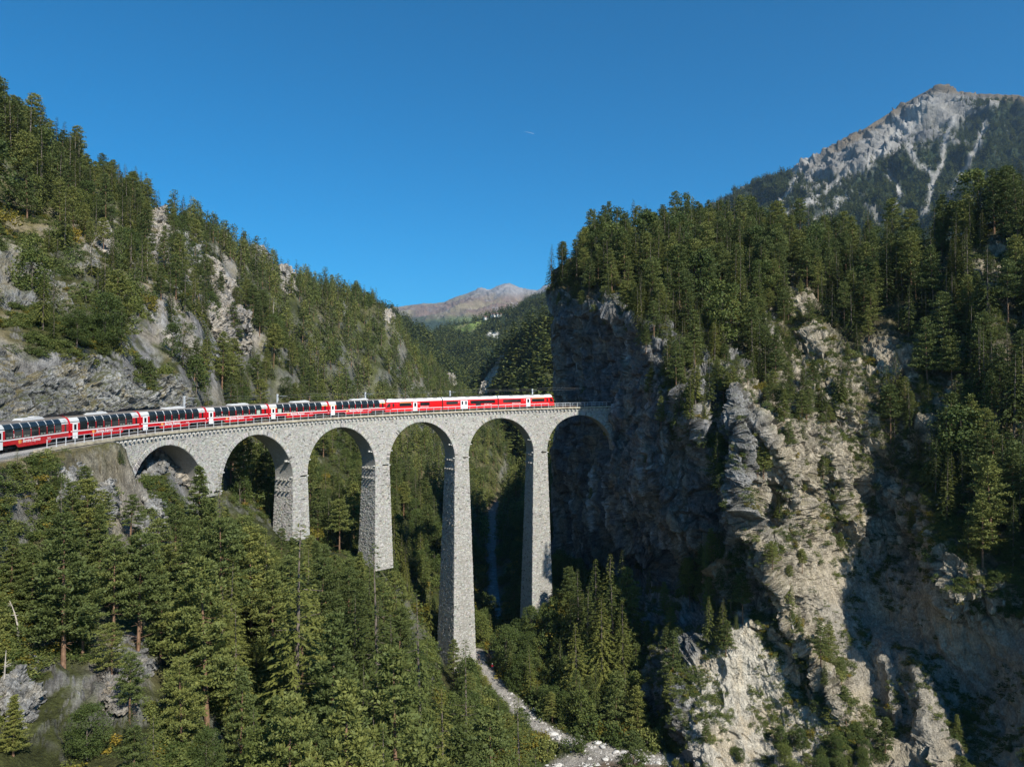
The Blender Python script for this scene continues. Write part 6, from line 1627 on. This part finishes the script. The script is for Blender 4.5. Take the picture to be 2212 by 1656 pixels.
    for nm, sel in (('forest', lambda t: t['sp'] != 'bush'), ('undergrowth', lambda t: t['sp'] == 'bush')):
        ms = [m for m in mass if sel(m[0])]
        if ms: instancer(nm, meshes, [m[0]['pos'] for m in ms], [m[3] for m in ms], [m[4] for m in ms], [ix[(m[1], m[0]['sp'], m[2])] for m in ms])
    print('trees', len(TREES), 'individual', len(indiv), 'mass', len(mass))
plant()

# ---- low scrub and tufts on the slopes (nobody could count them)
def scrub():
    rng = np.random.default_rng(131); me = [broad_crown(700 + k, .9, .75, 12, 26, .0, mat=[M_BROAD, M_PINE, M_AUTUMN][k], Ll=.14) for k in range(3)]
    P = []; 
    n = 64000; y = np.sqrt(rng.uniform(50 ** 2, 240 ** 2, n)); y[:26000] = np.sqrt(rng.uniform(60 ** 2, 125 ** 2, 26000)); x = rng.uniform((-330 - CXD) / FD, (1450 - CXD) / FD, n) * y
    z = ground_z(x, y); p = np.c_[x, y, z]; px, py = proj(p); off = np.hypot(x - TCX, y - TCY) - TR
    ok = (py < 1760) & (np.abs(off) > 4.2) & (seg_dist(x, y, RIVER) > 2.6) & (seg_dist(x, y, BED) > 9) & (seg_dist(x, y, PATH) > 2.1) & (fbm(p / 9, 4, 851) + .5 * fbm(p / 2.5, 2, 857) > .10)
    near = np.hypot(x - TCX, y - TCY) < TR
    k = np.nonzero(ok)[0]; P.append(p[k]); S = [rng.uniform(.5, 1.5, len(k))]
    Pm, nz = MASS['P'], MASS['nz']; hor = np.clip(nz, 0, 1) * (MASS['wall'] < .5) * (1 - .6 * MASS['white']) * (1 - .7 * MASS['basin']) * (fbm(Pm / 7, 4, 861) > -.02) * sstep(.18, .5, nz)
    pr = hor.ravel() * (np.linalg.norm(Pm, axis=-1).ravel() ** 2); idx = rng.choice(len(pr), 24000, p=pr / pr.sum(), replace=False); P.append(Pm.reshape(-1, 3)[idx]); S.append(rng.uniform(.4, 1.25, len(idx)))
    P = np.concatenate(P); S = np.concatenate(S); n = len(P)
    instancer('ground_cover', me, P - [0, 0, .1], np.c_[np.zeros(n), np.zeros(n), rng.uniform(0, 6.28, n)], np.c_[S * 1.1, S * 1.1, S * rng.uniform(.5, .9, n)], rng.choice(3, n, p=[.40, .53, .07]))
scrub()
# ---- forests on the far slopes
def far_forest():
    rng = np.random.default_rng(171); P, S = [], []
    for key, L in FAR.items():
        for D in L:
            Q = D['P']; sx, sy = D['sx'], D['sy']; c = np.linalg.norm(np.cross(Q[1:, :-1] - Q[:-1, :-1], Q[:-1, 1:] - Q[:-1, :-1]), axis=-1); q = Q[:-1, :-1]; x, y = sx[:-1, :-1], sy[:-1, :-1]
            vis = (x > -20) & (x < 2232) & (y > 150) & (y < 1100)
            dist = np.median(q[..., 1])
            if key == 'mountain' and dist > 4500: w = c * vis * sstep(676, 692, y) * 0; 
            elif key == 'mountain': w = c * vis * FAR_LOW[:-1, :-1] * (y < 560)
            elif key == 'valley_slope': w = c * vis * (1 - np.clip(poly_mask(x, y, [(1020,862),(1040,832),(1060,800),(1076,782),(1082,800),(1078,830),(1062,845),(1052,870)], 4), 0, 1))
            else: w = c * vis * (1 - poly_mask(x, y, [(960,707),(1000,700),(1060,688),(1075,682),(1062,694),(1035,712),(1000,722),(980,716)], 4)) * (1 - np.exp(-(((x - 1066) / 17) ** 2 + ((y - 725) / 7) ** 2) ** 2))
            per = {'valley_slope': 55.0}.get(key, 120.0 if dist > 2600 else 90.0)
            n = int(min(w.sum() / per, 16000))
            if n < 5: continue
            w = w.ravel(); nzr = int((w > 0).sum()); ii = rng.choice(len(w), n, p=w / w.sum(), replace=True); cell = np.sqrt(c.ravel()[ii])
            p = q.reshape(-1, 3)[ii] + rng.uniform(-.5, .5, (n, 3)) * cell[:, None] * [1, 1, 0]
            P.append(p); S.append(rng.uniform(.6, 1.15, n) * (0.95 if key != 'mountain' else .9))
    P = np.concatenate(P); S = np.concatenate(S); n = len(P); print('far trees', n)
    instancer('far_forest', FAR_TREE, P - [0, 0, 1], np.c_[np.zeros(n), np.zeros(n), rng.uniform(0, 6.28, n)], np.c_[S * 1.25, S * 1.25, S], rng.integers(0, 3, n))
FAR_LOW = FAR.pop('right_low')
far_forest()
# ------------------------------------------------------------------ water, stones, people, houses, dead wood
def water_mat():
    m, nt, b = new_mat('shallow_water'); N = nt.nodes; L = nt.links
    b.inputs['Base Color'].default_value = (0.105, 0.078, 0.052, 1); b.inputs['Roughness'].default_value = 0.12; b.inputs['IOR'].default_value = 1.33
    g = N.new('ShaderNodeNewGeometry'); n = N.new('ShaderNodeTexNoise'); n.inputs['Scale'].default_value = 1.6; n.inputs['Detail'].default_value = 4
    L.new(g.outputs['Position'], n.inputs['Vector']); bp = N.new('ShaderNodeBump'); bp.inputs['Distance'].default_value = 0.12; bp.inputs['Strength'].default_value = 0.8
    L.new(n.outputs['Fac'], bp.inputs['Height']); L.new(bp.outputs[0], b.inputs['Normal'])
    n2 = N.new('ShaderNodeTexNoise'); n2.inputs['Scale'].default_value = 0.7; n2.inputs['Detail'].default_value = 6; L.new(g.outputs['Position'], n2.inputs['Vector'])
    cr = N.new('ShaderNodeValToRGB'); cr.color_ramp.elements[0].position = .35; cr.color_ramp.elements[0].color = (0.055, 0.043, 0.03, 1); cr.color_ramp.elements[1].position = .68; cr.color_ramp.elements[1].color = (0.19, 0.14, 0.095, 1)
    L.new(n2.outputs['Fac'], cr.inputs[0]); L.new(cr.outputs[0], b.inputs['Base Color'])
    return m
def foam_mat():
    m, nt, b = new_mat('rushing_water'); N = nt.nodes; L = nt.links
    g = N.new('ShaderNodeNewGeometry'); n = N.new('ShaderNodeTexNoise'); n.inputs['Scale'].default_value = .5; n.inputs['Detail'].default_value = 7; L.new(g.outputs['Position'], n.inputs['Vector'])
    cr = N.new('ShaderNodeValToRGB'); cr.color_ramp.elements[0].position = .5; cr.color_ramp.elements[0].color = (0.010, 0.016, 0.02, 1); cr.color_ramp.elements[1].position = .78; cr.color_ramp.elements[1].color = (0.14, 0.17, 0.2, 1)
    L.new(n.outputs['Fac'], cr.inputs[0]); L.new(cr.outputs[0], b.inputs['Base Color']); b.inputs['Roughness'].default_value = .5; b.inputs['Specular IOR Level'].default_value = .25
    return m
def ribbon(name, line, half, mat, dz):
    L = np.array(line, float); t = np.linspace(0, len(L) - 1, 80); x = np.interp(t, range(len(L)), L[:, 0]); y = np.interp(t, range(len(L)), L[:, 1])
    d = np.stack([np.gradient(x), np.gradient(y)], -1); d /= np.linalg.norm(d, axis=1, keepdims=True); n = np.stack([-d[:, 1], d[:, 0]], -1)
    k = np.linspace(-half, half, 7); X = x[:, None] + n[:, :1] * k; Y = y[:, None] + n[:, 1:] * k
    Z = np.repeat(dz(x, y)[:, None], 7, 1)
    tag(link(name, np_mesh(name, np.stack([X, Y, Z], -1).reshape(-1, 3), grid_faces(80, 7), [mat])), kind='structure')
ribbon('river', BED, 5.6, water_mat(), lambda x, y: np.full(len(x), -67.72))
ribbon('river', RIVER, 1.9, foam_mat(), lambda x, y: ground_z(x, y, False) + 0.35)

def stones_scatter():
    rng = np.random.default_rng(301); kinds = []
    m = plain('white_river_stone', (0.50, 0.48, 0.44), .9, var=.35, scale=2, spec=.15)
    for k in range(4):
        bm = bmesh.new(); bmesh.ops.create_icosphere(bm, subdivisions=2, radius=1)
        for v in bm.verts:
            p = v.co.copy(); f = 1 + .28 * float(vnoise(np.array(p) * 1.3 + k * 7.1, k)); v.co = Vector((p.x * f, p.y * f * .8, p.z * f * .6))
        me = bpy.data.meshes.new('stone'); bm.to_mesh(me); bm.free(); me.materials.append(m); kinds.append(me)
    n = 650; t = rng.uniform(0, len(BED) - 1.01, n); i = t.astype(int); f = (t - i)[:, None]; p = BED[i] * (1 - f) + BED[i + 1] * f
    side = rng.choice([1, 1, 1, -1], n); offv = np.where(rng.random(n) < .75, rng.normal(6.4, 1.3, n), rng.uniform(0, 6, n)) * side
    d = BED[i + 1] - BED[i]; d /= np.linalg.norm(d, axis=1, keepdims=True); nn = np.stack([d[:, 1], -d[:, 0]], -1)
    nn[nn[:, 1] < 0] *= -1; q = p + nn * offv[:, None]; z = np.maximum(ground_z(q[:, 0], q[:, 1]), -67.8)
    s = rng.lognormal(-1.75, .55, n).clip(.06, .7)
    n2 = 220; t = rng.uniform(3, len(PATH) - 1.01, n2); i = t.astype(int); f = (t - i)[:, None]; p = PATH[i] * (1 - f) + PATH[i + 1] * f; q2 = p + rng.normal(0, 2.6, (n2, 2)); z2 = ground_z(q2[:, 0], q2[:, 1]); s2 = rng.lognormal(-2.0, .5, n2).clip(.05, .5)
    P = np.r_[np.c_[q, z], np.c_[q2, z2]]; S = np.r_[s, s2]; N = len(P)
    instancer('gravel_stones', kinds, P, rng.uniform(-.4, .4, (N, 3)) + np.c_[np.zeros(N), np.zeros(N), rng.uniform(0, 6.28, N)], np.c_[S * 1.3, S, S], rng.integers(0, 4, N))
    B = [(1192, 1588, .95, 'large white boulder under a tree at the left end of the stony river bank'), (1206, 1594, .7, 'white boulder right beside the large one on the stony river bank'), (1290, 1606, .75, 'flat pale boulder in the middle of the stony bank'), (1302, 1614, .6, 'round pale boulder right of the flat one on the bank'), (1330, 1625, .55, 'white boulder near the bushes on the stony bank'), (1375, 1627, .75, 'rounded boulder at the right end of the stony bank'), (1244, 1600, .5, 'small white boulder where the bank meets the water'), (1258, 1591, .5, 'small pale boulder up on the gravel above the water')]
    for j, (px, py, r, lab) in enumerate(B):
        h = ground_hit(px, py)
        if h is None: continue
        o = link('boulder', kinds[j % 4]); o.location = h + Vector((0, 0, r * .25)); o.scale = (r * 1.3, r, r); o.rotation_euler = (0, 0, j * 1.7); tag(o, lab, 'boulder', 'boulders on the river bank')
stones_scatter()

# ---- people on the path: one skinned body each, clothes and hair as its children
M_SKIN = plain('skin', (0.50, 0.30, 0.21), .6)
def person(px, py, face, label, top, legs, hair, pack=None, arms='down', stride=.2):
    h = ground_hit(px, py); root = empty('person', tuple(h), face); tag(root, label, 'person', 'people on the path')
    J = {}; V, E, R = [], [], []
    def v(nm, p, r, par=None):
        J[nm] = len(V); V.append(p); R.append(r)
        if par: E.append((J[par], J[nm]))
    v('pelvis', (0, 0, .95), .135); v('waist', (0, .01, 1.1), .125, 'pelvis'); v('chest', (0, 0, 1.32), .145, 'waist'); v('neck', (0, .0, 1.47), .06, 'chest'); v('head', (0, .02, 1.60), .085, 'neck'); v('crown', (0, .015, 1.71), .075, 'head')
    for s, n in ((-1, 'l'), (1, 'r')):
        st = stride * s
        v('hip' + n, (s * .10, 0, .90), .10, 'pelvis'); v('knee' + n, (s * .11, st * .55 + .03, .50), .065, 'hip' + n); v('ankle' + n, (s * .11, st - .02, .09), .045, 'knee' + n); v('toe' + n, (s * .12, st + .17, .035), .04, 'ankle' + n)
        v('sh' + n, (s * .19, 0, 1.40), .06, 'chest')
        if arms == 'up': v('el' + n, (s * .27, .16, 1.22), .043, 'sh' + n); v('wr' + n, (s * .10, .30, 1.45), .032, 'el' + n)
        else: v('el' + n, (s * .27, -.03, 1.14), .043, 'sh' + n); v('wr' + n, (s * .27, .10, .92), .032, 'el' + n)
        w = V[J['wr' + n]]; dirv = (0, .3, .9) if arms == 'up' else (0, .35, -.9)
        v('palm' + n, tuple(w[i] + dirv[i] * .07 for i in range(3)), .030, 'wr' + n)
        for f in range(4): b = V[J['palm' + n]]; v('f%d' % f + n, (b[0] + (f - 1.5) * .018, b[1] + dirv[1] * .07 + .01, b[2] + dirv[2] * (.075 - .008 * abs(f - 1.3))), .009, 'palm' + n)
        b = V[J['palm' + n]]; v('th' + n, (b[0] - s * .045, b[1] + .02, b[2] + dirv[2] * .03), .010, 'palm' + n)
    me = bpy.data.meshes.new('body'); me.from_pydata(V, E, []); o = bpy.data.objects.new('body', me); COL.objects.link(o)
    md = o.modifiers.new('skin', 'SKIN'); 
    for i, r in enumerate(R): me.skin_vertices[0].data[i].radius = (r, r * .82)
    me.skin_vertices[0].data[0].use_root = True
    o.modifiers.new('sub', 'SUBSURF').levels = 1; o.modifiers['sub'].render_levels = 1
    bpy.context.view_layer.update(); dg = bpy.context.evaluated_depsgraph_get(); m2 = bpy.data.meshes.new_from_object(o.evaluated_get(dg)); bpy.data.objects.remove(o)
    m2.name = 'body'; m2.materials.clear()
    for m in (M_SKIN, top, legs, M_DARK): m2.materials.append(m)
    for f in m2.polygons:
        c = f.center; k = 0
        if c.z < .13: k = 3
        elif c.z < 1.0 and abs(c.x) < .24: k = 2
        elif c.z < 1.46 and not (abs(c.x) > .08 and ((arms == 'up' and c.y > .28) or (arms == 'down' and c.z < .93 and abs(c.x) > .22))): k = 1
        f.material_index = k; f.use_smooth = True
    body = link('body', m2, root)
    b = MB(); b.ball((0, -.005, 1.665), (.098, .108, .098), sub=2)
    for q in b.bm.verts:
        if q.co.y > .05 and q.co.z < 1.69: q.co.y = .05
    b.build('hair', hair, root, smooth=True)
    b = MB(); b.tube((0, .10, 1.615), (0, .135, 1.60), .018, .012, 6); b.build('nose', M_SKIN, root)
    b = MB()
    for s in (-1, 1): b.ball((s * .034, .098, 1.64), (.013, .008, .009), sub=1)
    b.build('eyes', M_DARK, root)
    if pack is not None:
        b = MB(); b.box((0, -.21, 1.22), (.32, .20, .50)); b.build('backpack', pack, root, bevel=.05)
M_JRED = plain('red_jacket', (.55, .02, .04), .8); M_NAVY = plain('navy_cloth', (.02, .025, .05), .85); M_BLK = plain('black_cloth', (.015, .015, .017), .85); M_OLIVE = plain('olive_cloth', (.10, .10, .06), .85); M_HAIRW = plain('pale_cap', (.65, .62, .58), .7); M_HAIRD = plain('dark_hair', (.03, .02, .015), .7)
person(1063.5, 1448, -0.3, 'person in a red jacket and pale cap standing at the edge of the path', M_JRED, M_NAVY, M_HAIRW, None, 'down', .12)
person(1035.5, 1438, 2.6, 'person with a dark backpack and olive jacket walking on the path', M_OLIVE, M_BLK, M_HAIRD, M_BLK, 'down', .28)
person(1033, 1427, -1.4, 'person in dark clothes raising both hands to the face beside the pier', M_NAVY, M_BLK, M_HAIRD, None, 'up', .1)

# ---- dead trees and fallen trunks
def snag(px, py, Hpx, label, lean=0.0, seed=1):
    h = ground_hit(px, py)
    if h is None: return
    H = Hpx * h.y / FD; rng = np.random.default_rng(seed); o = empty('dead_tree', tuple(h)); tag(o, label, 'dead tree', 'dead trees')
    link('trunk', trunk_mesh('trunk', H, max(.09, H * .014), M_DEAD, rng, lean, 0), o)
    b = MB()
    for k in range(9):
        t = rng.uniform(.35, .95); a = rng.uniform(0, 6.28); L = H * .12 * rng.uniform(.4, 1.2); p = Vector((lean * H * t * t, 0, H * t)); b.tube(p, p + Vector((math.cos(a) * L, math.sin(a) * L, L * rng.uniform(-.3, .5))), .035, .01, 4)
    tag(b.build('branches', M_DEAD, o), kind='stuff')
snag(8, 1510, 108, 'bare grey dead trunk at the left edge of the near slope', .04, 1)
snag(40, 1380, 85, 'leaning bleached dead tree among the pines at the left edge', -.25, 2)
snag(195, 545, 40, 'slanting white dead trunk on the open upper left slope', .55, 3)
snag(318, 590, 80, 'tall thin dead trunk left of the rock tower', .02, 4)
snag(590, 700, 60, 'thin dead trunk on the wooded slope below the skyline', .03, 5)
snag(228, 1290, 90, 'thin dead stem beside the grey rock rib of the near slope', .05, 6)
def log_on_massif(p, q, label):
    PX, PY, P = MASS['PX'], MASS['PY'], MASS['P']
    def f(a): i = np.argmin((PX - a[0]) ** 2 + (PY - a[1]) ** 2); return Vector(P.reshape(-1, 3)[i]) + Vector((0, -.5, .35))
    A, B = f(p), f(q); o = MB(); o.tube(A, B, .16, .07, 7)
    for t in (.55, .7, .85): o.tube(A.lerp(B, t), A.lerp(B, t) + Vector((.5, -.3, .7)), .04, .015, 4)
    tag(o.build('fallen_trunk', M_DEAD), label, 'fallen trunk', 'fallen trunks on the massif')
log_on_massif((2020, 1098), (2090, 1060), 'bleached fallen trunk lying across the wooded spur at the right')
log_on_massif((1720, 1380), (1700, 1340), 'thin fallen trunk on the pale ridge of the lower right')

# ---- the hamlet by the meadow, kilometres up the valley
def house(px, py, w, label, wallm, roofm):
    D = [d for d in FAR['wooded_ridge']][1]; i = np.argmin((D['sx'] - px) ** 2 + (D['sy'] - py) ** 2); p = D['P'].reshape(-1, 3)[i]
    o = empty('house', tuple(p), .4); tag(o, label, 'house', 'houses by the far meadow')
    b = MB(); b.box((0, 0, 2.5), (w, w * .8, 9)); wl_ = b.build('wall', wallm, o)
    b = MB(); a = w * .58; c = w * .5; b.loft([[(-a, -c, 6.9), (a, -c, 6.9), (a, 0, 10.6), (-a, 0, 10.6)], [(-a, c, 6.9), (a, c, 6.9), (a, 0.02, 10.62), (-a, 0.02, 10.62)]]); b.build('roof', roofm, o)
    for x in (-.3, 0, .3):
        b = MB(); b.box((x * w, -w * .4 - .03, 4.6), (1.3, .1, 1.6)); b.build('window', M_GLASS, o)
M_HW = plain('white_render', (.72, .70, .65), .8); M_HR = plain('brown_roof_tiles', (.16, .10, .075), .8)
for k, (px, py, w, lab) in enumerate([(1066, 686, 12, 'white house at the left end of the far hamlet above the meadow'), (1071, 685, 15, 'largest white house in the middle of the far hamlet'), (1077, 684, 13, 'white house at the right of the far hamlet'), (1093, 686, 11, 'lone white house right of the far hamlet'), (1050, 690, 12, 'white barn at the top edge of the far meadow')]):
    house(px, py, w, lab, M_HW, M_HR)
# ---- short vapour trail high in the sky
def trail():
    A, B = Vector(at(1133, 284, 9000)), Vector(at(1153, 289, 9000)); b = MB(); m = plain('vapour', (.9, .9, .9), 1.0); b.tube(A, B, .5, 1.6, 8)
    tag(b.build('vapour_trail', m), 'short thin white vapour trail high in the blue sky', 'vapour trail')
trail()
